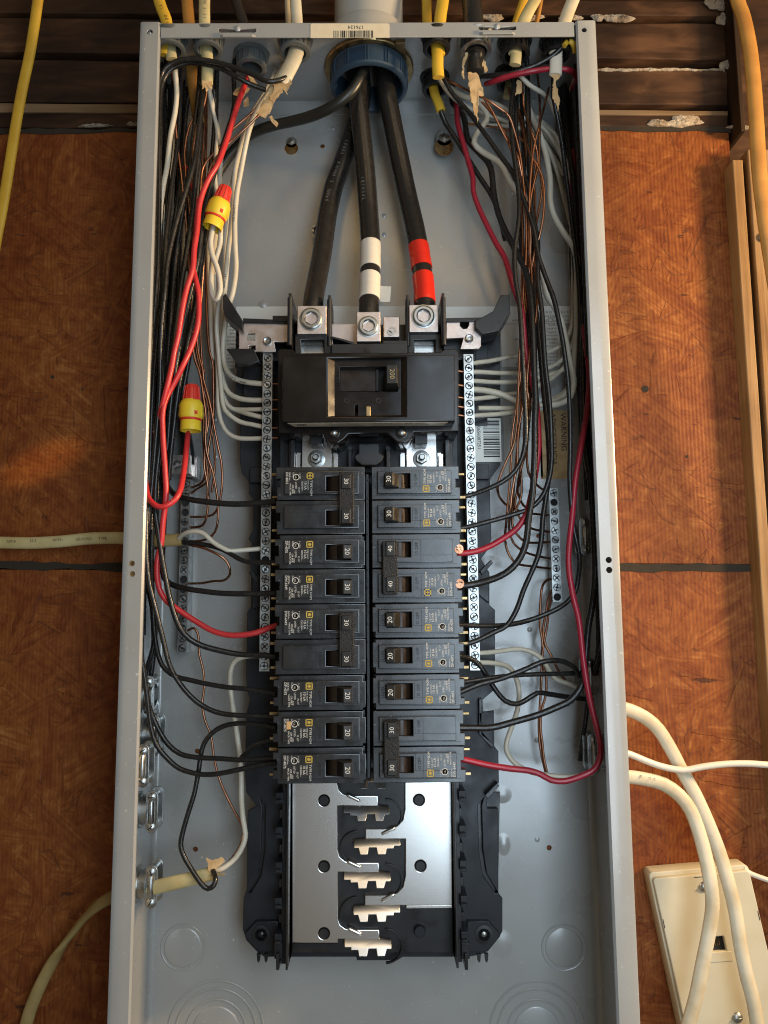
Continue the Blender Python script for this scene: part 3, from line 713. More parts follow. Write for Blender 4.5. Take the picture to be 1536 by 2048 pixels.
hd = make('handle', prism([(a.x-2, 6, a.z-1), (a.x, -12, a.z), (b.x-.6, -12, a.z), (b.x+2.4, 6, a.z-1)], (0, 0, b.z-a.z)), 'toggle', mb, .7)
make('rating', text_geom('200', 5.2, ((a.x+b.x)/2-.2, -12.1, (a.z+b.z)/2), (0, 0, -1), (1, 0, 0), .3, 'CENTER'), 'brass', hd)
c = P(669, 752, 3); make('lettering', text_geom('OFF', 4, (P(673, 757, 1).x, .55, P(673, 757, 1).z), (0, 0, -1), (1, 0, 0), .3, 'CENTER'), 'toggle', mb)
c = P(735, 701, 15); make('lettering', text_geom('N', 6.5, (c.x, 14.9, c.z+.6), (1, 0, 0), (0, 0, 1), .5, 'CENTER'), 'toggle', mb)
for px in (694, 757):
    c = P(px, 803, 3); make('rivet', lathe([(1.1, .5), (1.3, -.15), (2.1, -.2), (2.3, .2)], (c.x, .6, c.z), (0, 1, 0), 16), 'dark', mb)
make('ridge', pbox(732, 812, 741, 832, -.6, 4), 'brass', mb, .5)
for px in (668, 803):
    c = P(px, 866, 15); make('rivet', lathe([(0, -3.6), (1.6, -3.3), (2.9, -2.2), (3.5, -.6), (3.6, .5)], (c.x, 15, c.z), (0, 1, 0), 20), 'zinc', mb)
    make('rivet_collar', lathe([(5.0, .8), (4.6, -.6), (3.8, -.7), (3.7, .6)], (c.x, 15, c.z), (0, 1, 0), 24), 'gloss', mb)
# rating label on the underside of the cover
zb = P(737, 844, -3).z-.25; x0, x1 = P(576, 850, 2).x, P(892, 850, 2).x
lb = make('rating_label', prism([(x0, -1.5, zb), (x1+1, -1.5, zb), (x1-1, 9.5, zb), (x0+4, 9.5, zb)], (0, 0, .2)), 'strip', mb)
g = []
for s, sz, x, y in [('200 AMP 120/240 V~', 2.6, .38, 2), ('HACR TYPE CIRCUIT BREAKER', 1.9, .36, 6.5), ('LISTED 2 POLE', 2.6, .62, 2), ('SERVICE DISCONNECT', 2.2, .64, 6.2), ('25 kA  CTL', 2.6, .84, 2), ('1 / 2', 2.8, .95, 5)]:
    g.append(text_geom(s, sz, (x0+(x1-x0)*x-12, y, zb-.05), (1, 0, 0), (0, -1, 0), .05))
for k in (0, 1):
    o = 2.6-k*1.3; cx = x0+10
    for t in (box(cx-o*1.3, cx+o*1.3, 4-o, 4-o+.5, zb-.1, zb), box(cx-o*1.3, cx+o*1.3, 4+o-.5, 4+o, zb-.1, zb), box(cx-o*1.3, cx-o*1.3+.6, 4-o, 4+o, zb-.1, zb), box(cx+o*1.3-.6, cx+o*1.3, 4-o, 4+o, zb-.1, zb)): g.append(t)
make('printing', g, 'ink', lb, smooth=20)
# neutral cross strap behind the lugs
msheet('neutral_strap', [(478, 646), (577, 643), (577, 684), (548, 684), (552, 703), (484, 703), (478, 698)], 36, 3, 'alu', .3, [[(495, 667), (510, 667), (510, 681), (495, 681)], [(498, 691), (511, 691), (511, 700), (498, 700)]])
msheet('neutral_strap', [(893, 643), (915, 643), (920, 643), (920, 652), (926, 658), (934, 657), (938, 650), (938, 643), (957, 643), (962, 648), (962, 692), (958, 697), (921, 698), (927, 675), (893, 677)], 36, 3, 'alu', .3)
msheet('neutral_strap', [(660, 648), (720, 648), (720, 690), (660, 690)], 44, 3, 'alu', .3)
for px, py in ((535, 683), (938, 678)):
    c = P(px, py, 36); make('screw', lathe([(0, -1.6), (1.2, -1.5), (1.4, -2.3), (2.6, -2.6), (3.4, -1.9), (3.6, 0)], (c.x, 36, c.z), (0, 1, 0), 20), 'zinc', mb)
def lug(px0, py0, px1, py1, sx, sy, r, front, deep=26, slot=False):
    l = make('lug', pbox(px0, py0, px1, py1, front, front+deep), 'alu', mb, .7)
    c = P(sx, sy, front)
    if slot:
        put_screw(c.x, front-.6, c.z, l, scale=r/2.75, me=SCR[0], rnd=random.Random(4))
        return l
    ri = r*.60
    make('set_screw', [lathe([(r*1.12, .3), (r*1.12, -.4), (r*1.0, -.5), (r*.97, -1.8), (r*.86, -2.4), (r*.66, -2.4), (ri, -1.6)], (c.x, front, c.z), (0, 1, 0), 32, cap=False),
                       lathe([(ri, -1.7), (ri*.98, 1.2), (0, 1.6)], (c.x, front, c.z), (0, 1, 0), 6, cap=False)], 'zinc', l, smooth=25)
    return l
lug(594, 611, 653, 668, 623, 638, 8.6, 20)
lug(713, 623, 761, 683, 737, 653, 7.9, 22)
lug(767, 633, 799, 674, 784, 662, 4.2, 27, 16, True)
lug(818, 609, 877, 664, 847, 633, 8.6, 20)
# plastic barriers between the lugs, terminal wells below them
def fin(px, py0, py1, d0, d1, w=2.2, dz=0):
    a, b = P(px, py0, d0), P(px, py1, d0)
    c = P(px, py0, d0)
    make('barrier', prism([(a.x-w/2, d0, b.z), (a.x-w/2, d0, a.z-dz), (a.x-w/2, d1, a.z+2), (a.x-w/2, d1, b.z)], (w, 0, 0)), 'black', mb, .4)
    make('barrier_bead', cyl((a.x, d0, b.z-1), (0, 0, 1), 1.9, a.z-b.z-3, 12), 'black', mb)
fin(580, 586, 688, 12, 60); fin(659, 590, 690, 24, 60); fin(815, 590, 690, 24, 60); fin(886, 586, 688, 12, 60)
for x0, x1 in ((590, 661), (816, 884)):
    msheet('terminal_well', [(x0, 668), (x1, 668), (x1, 712), (x0, 712)], 24, 14, 'black', .6, [[(x0+12, 680), (x1-13, 680), (x1-13, 711), (x0+12, 711)]])
    m_ = (x0+x1)/2
    make('terminal_pad', pbox(x0+13, 680, x1-14, 712, 36, 38), 'tin', mb)
    c = P(m_, 706, 33); put_screw(c.x, 31, c.z, mb, 'screw', scale=1.3, me=SCR[1], rnd=random.Random(3))
    c = P(m_-1, 684, 34); make('stud', lathe([(0, 0), (1.6, .4), (2, 3)], (c.x, 32, c.z), (0, 1, 0), 14), 'zinc', mb)
msheet('lug_tray', [(663, 688), (815, 686), (815, 706), (663, 708)], 18, 30, 'black', .6)
msheet('lug_deck', [(520, 650), (950, 648), (950, 720), (520, 722)], 48, 14, 'black', .5)
for q in ([(766, 681), (814, 681), (814, 690), (766, 690)], [(664, 672), (709, 684), (707, 688), (664, 676)]): msheet('lug_shelf', q, 21, 16, 'black', .3)
for x, q in ((-1, [(445, 592), (451, 586), (486, 642), (486, 662), (476, 652), (450, 632), (446, 618)]), (1, [(965, 634), (986, 622), (1002, 590), (1020, 588), (1021, 626), (998, 662), (965, 668), (950, 655), (950, 640)])):
    msheet('end_barrier', q, 30, 24, 'black', .6)
msheet('end_barrier', [(486, 636), (600, 641), (600, 647), (486, 645)], 34, 20, 'black', .5)
msheet('end_barrier', [(545, 631), (577, 631), (577, 643), (545, 643)], 33, 6, 'black', .5)
msheet('end_barrier', [(886, 636), (985, 634), (985, 642), (886, 644)], 34, 20, 'black', .5)
msheet('end_flap', [(452, 697), (507, 697), (519, 722), (500, 730), (474, 727)], 30, 9, 'black', .6)
# outgoing straps, bolts and tongue under the breaker
for px0, px1, bx, sd in ((604, 663, 633, 0), (813, 873, 843, 1)):
    make('strap', pbox(px0, 868, px1, 960, 47, 49), 'tin', mb, .3)
    make('strap_side', pbox(px0-11, 905, px0-3, 960, 50, 60), 'tin', mb, .3); make('strap_side', pbox(px1+2, 905, px1+10, 960, 50, 60), 'tin', mb, .3)
    c = P(bx, 918, 47)
    make('bolt', [lathe([(7, 0), (7, -.8), (6.4, -1)], (c.x, 47, c.z), (0, 1, 0), 28), lathe([(5.0, 0), (5.0, -3.6), (4.4, -4.2), (2.7, -4.2)], (c.x, 46.2, c.z), (0, 1, 0), 6),
                  lathe([(2.6, 0), (2.6, -8), (1.8, -9), (0, -9)], (c.x, 46.5, c.z), (0, 1, 0), 16)], 'zinc', mb, smooth=25)
    for k in (0, 1): make('strap_edge', pbox((px0-12, px1+5)[k], 908, (px0-4, px1+13)[k], 950, 45, 47), 'tin', mb)
    make('arc_chute', pbox(bx-14, 866, bx+12, 888, 30, 46), 'black', mb, .6)
msheet('tongue', [(717, 887), (759, 887), (759, 906), (768, 912), (764, 922), (752, 931), (724, 931), (712, 922), (708, 912), (717, 906)], 33, 8, 'black', .8)
c = P(738, 909, 33); put_screw(c.x, 31.5, c.z, mb, scale=1.75, me=SCR[0], rnd=random.Random(8))
msheet('mounting_deck', [(560, 866), (915, 866), (915, 945), (560, 945)], 51, 12, 'base', .4)
for px in (700, 776): make('guide_pin', [pbox(px-3, 900, px+3, 945, 36, 52), cyl(P(px, 896, 35), (0, 1, 0), 1.9, 14, 16)], 'base', mb, .2)
for px in (585, 895): make('guide_wall', pbox(px-4, 880, px+4, 945, 38, 52), 'black', mb, .3)

# ---------------------------------------------------------------- branch breakers
RX, UX = (0, 0, 1), (-1, 0, 0)                      # reading direction and letter-up direction in the breaker's own axes
TOG = [(13, -4.6), (31, -4.6), (31, 6.3), (13, 6.3)]
def outline(a, b, c, d): return [(a, c), (b, c), (b, d), (a, d)]
def breaker(amps, code, poles, labelled=True):
    r = empty('circuit_breaker')
    for pi in range(poles):
        dv = 0 if poles == 1 else (-12.7, 12.7)[pi]
        sh = lambda pts: [(u, v+dv) for u, v in pts]
        tog = sh(TOG)[::-1]
        if poles == 1 and amps == '20':
            o = [(4.6, -12.3), (65.4, -12.3), (65.4, -9.4), (68.8, -9.4), (68.8, -4.5), (66, -4.5), (66, 3), (68.8, 3), (68.8, 9), (65.4, 9), (65.4, 12.3), (4.6, 12.3), (4.6, 10.2), (2.6, 10.2), (2.6, -8), (4.6, -8)]
        else:
            o = [(2.6, -12.4), (68.4, -12.4), (68.4, -3.6), (65.2, -3.6), (65.2, 2.6), (67.6, 2.6), (67.6, 12.4), (2.6, 12.4)]
        bd = plate('body', [sh(o), tog], 4, 9, 'breaker', r, .45)
        make('case', box(3.2, 65, 13.02, 55, dv-12.1, dv+12.1), 'breaker', bd, .4)
        make('seam', box(4.6, 65.2, 3.86, 4.2, dv-9.75, dv-9.55), 'dark', bd)
        fc = plate('face', [sh(outline(7, 61.8, -8.5, 8.5)), tog], .2, 4.2, 'breaker', r, .5)
        make('groove', [box(31.5, 61.5, .12, .3, dv-3.4, dv-3.2), box(7.4, 12.6, .12, .3, dv-3.4, dv-3.2), box(38.2, 38.4, .1, .3, dv-8.1, dv+8.1), box(32.4, 32.6, .1, .3, dv-3.3, dv+8.1)], 'dark', fc)
        make('lettering', text_geom('O OFF', 3.1, (35.4, .16, dv-2.6), RX, UX, .35), 'toggle', fc); make('lettering', text_geom('I ON', 3.1, (9.8, .16, dv-2.4), RX, UX, .35), 'toggle', fc)
        v, f = lathe([(9, -5.2), (9, 5.2)], (22, 9.6, dv+.85), (0, 0, 1), 28)
        make('rotor', (v, f), 'brown', r)
        if poles == 1:
            h = make('handle', prism([(11.6, 4, dv-4.3), (12.2, -7.6, dv-4.1), (18.2, -8.4, dv-4.1), (22.6, -1, dv-4.3), (23.5, 4, dv-4.3)], (0, 0, 10.2)), 'toggle', r, .7)
            make('rating', text_geom(amps, 5.0, (15.3, -8.15, dv+.9), RX, UX, .12, 'CENTER'), 'white', h)
        if labelled and (poles == 1 or pi == 0):
            u0 = 40.4
            z0 = dv-7.6
            g = []
            for k, (o_, w) in enumerate(((0, .75), (1.35, .7))):
                a = z0+o_; b = z0+5-o_; c = u0+o_; d = u0+5-o_
                g += [box(c, d, .02, .16, a, a+w), box(c, d, .02, .16, b-w, b), box(c, c+w, .02, .16, a, b), box(d-w, d, .02, .16, a, b)]
            g.append(box(u0+2.0, u0+3.0, .02, .16, z0+1.9, z0+3.1))
            make('emblem', g, 'yprint', fc)
            g = []
            T = [('TYPE HOM', 2.35, 42.0, -1.6), ('TYPE HOMT', 1.35, 44.4, -1.6), ('10 kA', 2.7, 46.3, -1.2), ('120/240V~', 1.75, 48.6, -1.2), ('1 o ON', 1.5, 50.3, -7.6), ('75 C', 1.7, 51.0, 3.4), ('o/', 1.5, 50.6, 6.6),
                 ('LISTED', 1.7, 53.2, -.6), ('CIR BKR', 1.8, 55.6, 1.5), ('HACR TYPE', 1.7, 57.4, .6), ('SWD', 1.4, 54.4, 5.2), ('Cu-Al', 1.5, 55.2, -7.8), ('ISSUE No.', 1.5, 58.0, -7.8), (code, 2.5, 60.0, -7.9)]
            for s, sz, u, v0 in T: g.append(text_geom(s, sz, (u, .12, dv+v0), RX, UX, .05))
            g.append(lathe([(1.9, 0), (2.0, -.06), (2.35, -.06), (2.4, 0)], (53.2, .2, dv-4.2), (0, 1, 0), 20))
            g.append(text_geom('UL', 1.8, (53.4, .12, dv-4.2), (0, 0, 1), (-1, 0, 0), .05, 'CENTER'))
            make('printing', g, 'white', fc, smooth=20)
        make('terminal_clip', box(66, 73, 16, 19, dv+7.4, dv+9.2), 'brass', r, .3); make('terminal_clip', box(66, 73.6, 17, 20, dv-10.4, dv-8.2), 'brass', r, .3)
        if amps == '40':
            me = put_screw(66.6, 3.4, dv+(1.2), r, 'terminal_screw', random.Random(pi+3), 1.35, SCR[0]); me.data = me.data.copy(); me.data.materials.clear(); me.data.materials.append(M['copper'])
    if poles == 2:
        t = make('handle_tie', box(10.2, 21, -8.6, -1, -19.2, 19.2), 'tie', r, .7)
        make('tie_leg', [box(11, 20.2, -1.4, 5, -17, -8.2), box(11, 20.2, -1.4, 5, 8.4, 17.2)], 'toggle', t)
        for v in (-12.7, 12.7):
            make('tie_pad', box(12.6, 19.2, -10, -8.5, v-5.3+.8, v+5.3+.8), 'toggle', t, .6)
        for v in (-12.7, 12.7): make('rating', text_geom(amps, 4.6, (15.9, -10.1, v+.8), RX, UX, .12, 'CENTER'), 'white', t)
    return r
def copy_tree(o, parent=None):
    c = o.copy(); COL.objects.link(c)
    if parent: c.parent = parent; c.matrix_parent_inverse = o.matrix_parent_inverse.copy()
    for ch in o.children: copy_tree(ch, c)
    return c
PROTO = {}
CENTRE = -2.2
def row_z(i): return 90.9-25.42*i
def place(key, left, row, label):
    amps, code, poles = key
    if key not in PROTO: o = PROTO[key] = breaker(amps, code, poles)
    else: o = copy_tree(PROTO[key])
    z = row_z(row) if poles == 1 else (row_z(row)+row_z(row+1))/2
    o.location = Vector((CENTRE, 0, z))*.001
    o.rotation_euler = (0, math.pi if left else 0, 0)
    return tag(o, label, 'circuit breaker', 'circuit breakers in two columns')
L2, R2 = 'left column', 'right column'
place(('30', 'DP-4075', 2), True, 0, 'double breaker with a thirty tie bar at the top of the left column')
place(('20', 'DP-4075', 1), True, 2, 'single twenty amp breaker directly under the top left tied pair')
place(('30', 'DW-6449', 1), True, 3, 'only single thirty amp breaker in the left column')
place(('30', 'DW-6449', 2), True, 4, 'second tied thirty pair in the left column, fed by a bright red wire')
place(('20', 'DP-4075', 1), True, 6, 'single twenty breaker just under the lower tied pair of the left column')
place(('20', 'DP-4075', 1), True, 7, 'left twenty breaker with a scorched corner, second from the bottom')
place(('20', 'DP-4075', 1), True, 8, 'lowest breaker of the left column, above the bare bus bar')
place(('30', 'DW-6449', 1), False, 0, 'single thirty breaker at the top of the right column')
place(('30', 'DW-6449', 1), False, 1, 'single thirty breaker directly above the tied forty pair')
place(('40', 'DW-6449', 2), False, 2, 'tied forty amp double breaker with copper coloured terminal screws')
place(('20', 'DP-4075', 1), False, 4, 'single twenty breaker directly below the tied forty pair')
place(('20', 'DP-4075', 1), False, 5, 'middle one of three single twenty breakers in the right column')
place(('20', 'DP-4075', 1), False, 6, 'single twenty breaker directly above the lowest right tied pair')
place(('30', 'DW-6449', 2), False, 7, 'tied thirty pair at the bottom of the right column, fed by a crimson wire')
c = P(571, 1432, 0); sc = [o for o in COL.objects if o.get('label', '').startswith('left twenty breaker with a scorched')][0]
o = make('scorched_patch', box(-6.2, -3.2, -.02, .1, 0, 5.5), 'scuff', None); o.parent = sc; o.location = (.062, 0, -.006)
# plastic spine between the two columns
make('column_spine', [pbox(733, 948, 739, 1556, 9, 55)]+[cyl(P(736, y, 9), (0, -1, 0), .9, 1.2, 10) for y in range(960, 1550, 36)], 'black', panel, .3)

# ---------------------------------------------------------------- conduit and its bushing
cd = empty('conduit', (HX, HY, ZT)); tag(cd, 'wide grey plastic conduit entering the middle of the panel top', 'conduit')
make('pipe', lathe([(29.6, 18), (29.6, 330), (27, 330), (27, 0)], (HX, HY, ZT), (0, 0, 1), 64, cap=False), 'pvc', cd)
make('adapter', lathe([(26.5, .8), (33, .8), (33.4, 2), (33.4, 24), (32.6, 25.4), (29.7, 25.6)], (HX, HY, ZT), (0, 0, 1), 64, cap=False), 'pvc', cd)
bs = empty('conduit_bushing', (HX, HY, ZT)); tag(bs, 'dark blue ribbed plastic bushing ringing the thick black cables', 'bushing')
make('lock_nut', lathe([(29.5, -1.6), (37.5, -1.6), (38.3, -2.4), (38.3, -4.6), (37.6, -5.4), (29.5, -5.4)], (HX, HY, ZT), (0, 0, 1), 56, cap=False), 'brass', bs)
make('nut_lug', [box(HX+22, HX+30, HY-34, HY-26, ZT-6, ZT-2), box(HX+6, HX+16, HY-41, HY-37, ZT-5.6, ZT-2)], 'brass', bs, .5)
make('ring', lathe([(31, -5.5), (33.2, -5.5), (33.4, -6.5), (32.4, -7), (32.4, -19), (33.4, -19.6), (33, -21.5), (31, -22.4), (29, -22), (27.5, -20), (27, 0)], (HX, HY, ZT), (0, 0, 1), 72, cap=False), 'blue', bs)
rb = []
for k in range(12):
    t = 2*math.pi*k/12-.05
    for s in (-.035, .035):
        c_ = Vector((HX+33*math.cos(t+s), HY+33*math.sin(t+s), ZT-13)); n_ = Vector((math.cos(t), math.sin(t), 0)); t_ = Vector((-math.sin(t), math.cos(t), 0))
        rb.append(prism([c_-n_*1.5-t_*.5+Vector((0, 0, -6.4)), c_+n_*.5-t_*.5+Vector((0, 0, -6.4)), c_+n_*.5+t_*.5+Vector((0, 0, -6.4)), c_-n_*1.5+t_*.5+Vector((0, 0, -6.4))], (0, 0, 12.6)))
make('rib', rb, 'blue', bs, .2)

# ---------------------------------------------------------------- cable connectors in the top wall
def connector(px, py, r, m, label, h=15, inner=.74, ribs=16):
    c = PZ(px, py, ZT-h); o = empty('cable_connector', (c.x, c.y, ZT)); tag(o, label, 'cable connector', 'cable connectors along the panel top')
    make('flange', lathe([(r*inner, -1.5), (r*1.22, -1.5), (r*1.25, -2), (r*1.2, -4), (r*1.02, -4.4)], (c.x, c.y, ZT), (0, 0, 1), 40, cap=False), m, o)
    make('sleeve', lathe([(r*.99, -4), (r*.98, -h+2.4), (r*1.06, -h+2), (r*1.06, -h+.5), (r*.98, -h), (r*inner, -h), (r*inner, 0)], (c.x, c.y, ZT), (0, 0, 1), 40, cap=False), m, o)
    g = []
    for k in range(ribs):
        t = 2*math.pi*k/ribs; p = Vector((c.x+r*1.0*math.cos(t), c.y+r*1.0*math.sin(t), ZT-h+2.2)); n = Vector((math.cos(t), math.sin(t), 0)); q = Vector((-n.y, n.x, 0))
        g.append(prism([p-n-q*.7, p+n*.7-q*.6, p+n*.7+q*.6, p-n+q*.7], (0, 0, h-6.5)))
    make('rib', g, m, o)
    make('cap', cyl((c.x, c.y, ZT-2.5), (0, 0, 1), r*inner, 1, 24), 'dark', o)
    return c
connector(342, 102, 11, 'greyp', 'grey cable connector in the far left corner of the panel top')
connector(416, 103, 11, 'greyp', 'shiny grey connector holding the pale yellow cable, second from the left')
connector(503, 138, 12, 'greyp', 'wide dark ring connector with a red wire coming out')
connector(590, 107, 12, 'greyp', 'grey connector with the torn cream cable, left of the blue bushing')
connector(873, 100, 10.5, 'wblack', 'black connector gripping a bright yellow cable right of the bushing')
connector(870, 182, 10.5, 'wblack', 'rear black connector behind the bright yellow cable')
connector(952, 104, 12, 'zinc', 'metal connector holding the thick black sheathed cable')
connector(1030, 112, 11.5, 'wblack', 'glossy black connector gripping a pale green cable')
connector(1018, 172, 10, 'wblack', 'rear black connector behind the pale green cable')
connector(1112, 112, 11, 'wblack', 'black connector in the right corner holding a white cable')

# ---------------------------------------------------------------- cable clamps in the side walls
def clamp(px, py, left, label, d=48, zs=1.0, tilt=0.):
    c = P(px, py, d); s = 1 if left else -1; wx = -HW*s
    o = empty('cable_clamp', (wx, c.y+6, c.z)); tag(o, label, 'cable clamp', 'metal cable clamps in the side walls')
    make('nipple', lathe([(11.5, .5), (13.5, .8), (13.5, 3.2), (11, 3.4), (10.6, 9), (8.5, 9), (8.5, 0)], (wx, d+8, c.z), (s, 0, 0), 36, (1, 1)), 'zinc', o)
    pts = []
    for i in range(12): t = math.pi*i/11; pts.append((c.x+4.6*math.cos(t), d, c.z+11+4.6*math.sin(t)))
    for i in range(12): t = math.pi+math.pi*i/11; pts.append((c.x+4.6*math.cos(t), d, c.z-11+4.6*math.sin(t)))
    make('strap', [prism(pts, (0, 2, 0)), lathe([(0, -9), (3.4, -8.4), (4.3, -6), (4.4, 6), (3.4, 8.4), (0, 9)], (c.x, d+1.2, c.z), (0, 0, 1), 20, (1, .62))], 'zinc', o, .4)
    make('back_strap', [prism([(a, d+15, b) for a, _, b in pts], (0, 2, 0))], 'zinc', o, .4)
    rnd = random.Random(int(py))
    for k in (-1, 1):
        t = rnd.uniform(0, 3); hd_ = make('screw', lathe([(0, -2.4), (1.6, -2.2), (2.9, -1.3), (3.2, 0)], (c.x, d, c.z+k*11), (0, 1, 0), 18), 'zinc', o)
        make('slot', [prism([(c.x+2.3*math.cos(t)-.35*math.sin(t), d-2.45, c.z+k*11+2.3*math.sin(t)+.35*math.cos(t)), (c.x-2.3*math.cos(t)-.35*math.sin(t), d-2.45, c.z+k*11-2.3*math.sin(t)+.35*math.cos(t)), (c.x-2.3*math.cos(t)+.35*math.sin(t), d-2.45, c.z+k*11-2.3*math.sin(t)-.35*math.cos(t)), (c.x+2.3*math.cos(t)+.35*math.sin(t), d-2.45, c.z+k*11+2.3*math.sin(t)-.35*math.cos(t))], (0, 1.2, 0))], 'slot_shade', hd_)
        o2 = make('screw_shank', cyl((c.x, d, c.z+k*11), (0, 1, 0), 1.6, 17, 12), 'zinc', o)
    return c
clamp(303, 1624, True, 'empty two screw clamp in the lower left wall')
clamp(302, 1774, True, 'lowest two screw clamp on the left wall, gripping a pale yellow cable')
clamp(296, 1392, True, 'upper two screw clamp on the left wall behind black wires', 52)
clamp(308, 1472, True, 'two screw clamp on the left wall where black wires cross', 60)
clamp(285, 1532, True, 'small bright clamp close behind the left flange edge', 26)
clamp(1170, 1072, False, 'brassy clamp in the dark right wall beside the ground bar', 62)
clamp(1188, 1508, False, 'clamp in the right wall inside the bend of the crimson wire', 48)
clamp(1180, 1355, False, 'clamp in the right wall where several black wires enter', 58)

# ---------------------------------------------------------------- phone jack on the wall
FJ = 77
pa, pb, pc = P(1306, 1757, FJ), P(1499, 1741, FJ), P(1372, 2060, FJ)
ux = (pb-pa); W_ = ux.length; ux.normalize(); vz = (pc-pa).normalized(); Lz = 122
pj = empty('phone_jack', (pa.x, WALLY, pa.z-60)); tag(pj, 'ivory phone jack cover hanging crooked on the strand board', 'phone jack')
def J(u, v, y=FJ): q = pa+ux*u+vz*v; return (q.x, y, q.z)
def jrect(u0, u1, v0, v1, r=3):
    o = []
    for cu_, cv, t0 in ((u1-r, v0+r, -90), (u1-r, v1-r, 0), (u0+r, v1-r, 90), (u0+r, v0+r, 180)):
        for i in range(6):
            t = math.radians(t0+18*i); q = J(cu_+r*math.cos(t), cv+r*math.sin(t)); o.append((q[0], q[2]))
    return o[::-1]
plate('cover', [jrect(0, W_, 0, Lz, 3), jrect(W_*.5-7, W_*.5+6.5, 47.5, 58.5, .6)[::-1]], FJ, 4, 'ivory', pj, .8)
plate('base', [jrect(-1.6, W_+1.6, -3.4, Lz+3, 4)], FJ+4.05, 15.5, 'ivory', pj, 1)
make('cover_notch', [prism([J(.5, 31, FJ-.1), J(1.1, 31, FJ-.1), J(1.1, 38, FJ-.1), J(.5, 38, FJ-.1)], (0, .2, 0)), prism([J(W_-1.3, 31, FJ-.1), J(W_-.6, 31, FJ-.1), J(W_-.6, 38, FJ-.1), J(W_-1.3, 38, FJ-.1)], (0, .2, 0)),
                     prism([J(W_*.42, 1.6, FJ-.1), J(W_*.66, 1.6, FJ-.1), J(W_*.66, 2.1, FJ-.1), J(W_*.42, 2.1, FJ-.1)], (0, .2, 0))], 'dark', pj)
make('socket', [prism([J(W_*.5-7, 47.5, FJ+3), J(W_*.5+6.5, 47.5, FJ+3), J(W_*.5+6.5, 58.5, FJ+3), J(W_*.5-7, 58.5, FJ+3)], (0, 1, 0))], 'dark', pj)
make('socket_contacts', [prism([J(W_*.5-4+k*1.6, 49, FJ+.6), J(W_*.5-3.5+k*1.6, 49, FJ+.6), J(W_*.5-3.5+k*1.6, 55, FJ+2.6), J(W_*.5-4+k*1.6, 55, FJ+2.6)], (0, .4, 0)) for k in range(5)], 'brass', pj)
make('socket_rim', [prism([J(W_*.5-9, 59, FJ-.5), J(W_*.5+10, 59, FJ-.5), J(W_*.5+10, 66, FJ-.5), J(W_*.5-9, 66, FJ-.5)], (0, .6, 0))], 'ivory', pj, .2)
for u, v in ((W_*.5, 9.5), (W_*.5+3, 108)):
    q = J(u, v, FJ); make('screw', [lathe([(0, -2.2), (2, -1.9), (3.6, -1.0), (4.2, 0)], q, (0, 1, 0), 22), box(q[0]-3.2, q[0]+3.2, FJ-2.32, FJ-1.6, q[2]-.3, q[2]+.3)], 'zinc', pj)
# ---------------------------------------------------------------- wires and cables
def path(s, fwd=0):
    """'x,y,depth x,y x,y,depth ...' in photograph pixels; missing depths are filled in between."""
    q = [[float(t) for t in w.split(',')] for w in s.split()]
    ds = [p[2] if len(p) > 2 else None for p in q]
    known = [i for i, d in enumerate(ds) if d is not None]
    for i in range(len(q)):
        if ds[i] is None:
            lo = max([k for k in known if k < i], default=known[0]); hi = min([k for k in known if k > i], default=known[-1])
            ds[i] = ds[lo] if lo == hi or hi < i else ds[lo]+(ds[hi]-ds[lo])*(i-lo)/(hi-lo)
    n = len(q)
    return [P(p[0], p[1], d-(fwd if 2 < i < n-5 else 0)) for i, (p, d) in enumerate(zip(q, ds))]
KIND = dict(k=('black_wire', 'wblack', 1.95, 'black insulated wires inside the panel'), r=('red_wire', 'wred', 2.2, 'red wires inside the panel'), c=('red_wire', 'wcrim', 2.3, 'red wires inside the panel'),
            w=('white_wire', 'wwhite', 2.0, 'white insulated wires inside the panel'), u=('copper_wire', 'copper', 1.0, 'bare copper ground wires inside the panel'),
            d=('copper_wire', 'copperd', 1.05, 'bare copper ground wires inside the panel'), g=('ground_wire', 'wgreen', 4.6, None))
wrnd = random.Random(21)
PATHS = {}
def wire(kind, label, s, r=None, up=False, fwd=0):
    nm, m, r0, grp = KIND[kind]; r = r or r0
    q = path(s, fwd)
    if up and q[0].z < ZT-12: q = [Vector((q[0].x, q[0].y, ZT-2)), Vector((q[0].x+wrnd.uniform(-2, 2), q[0].y, (ZT*2+q[0].z)/3))]+q
    q = spline(q, 4)
    ph = [wrnd.uniform(0, 6.28) for _ in range(4)]
    a = .16 if kind in 'ud' else .2
    q = [p+Vector((a*math.sin(i*.31+ph[0])+a*math.sin(i*.12+ph[1]), a*math.sin(i*.27+ph[2]), a*.5*math.sin(i*.2+ph[3]))) for i, p in enumerate(q)]
    for p in q:
        if -18 < p.z-0 < 1e9 or True: p.x = max(-HW+1.2+r, min(HW-1.2-r, p.x)); p.y = min(p.y, BK-1-r)
    rf = lambda t: 1+.035*math.sin(t*43+ph[0])*math.sin(t*19+ph[1])
    o = make(nm, tube(q, r, 10, raw=True, rfun=rf), m, None, 0, 60, q[0])
    PATHS[label] = (o, q, r)
    return tag(o, label, nm.replace('_', ' ') if kind not in 'ud' else 'copper wire', grp)
def cable(label, s, m, w, h, name='sheathed_cable', ref=(1, 0, 0), group=None, n=14, cat='cable', parent=None, e0=0, e1=0):
    q = path(s) if isinstance(s, str) else s
    if e0: q = [q[0]+(q[0]-q[1]).normalized()*e0]+q
    if e1: q = q+[q[-1]+(q[-1]-q[-2]).normalized()*e1]
    g = tube(q, 0, n, flat=(w/2, h/2), ref=ref, step=5)
    o = make(name, g, m, parent, 0, 60, None if parent else q[0])
    return tag(o, label, cat, group) if not parent else o

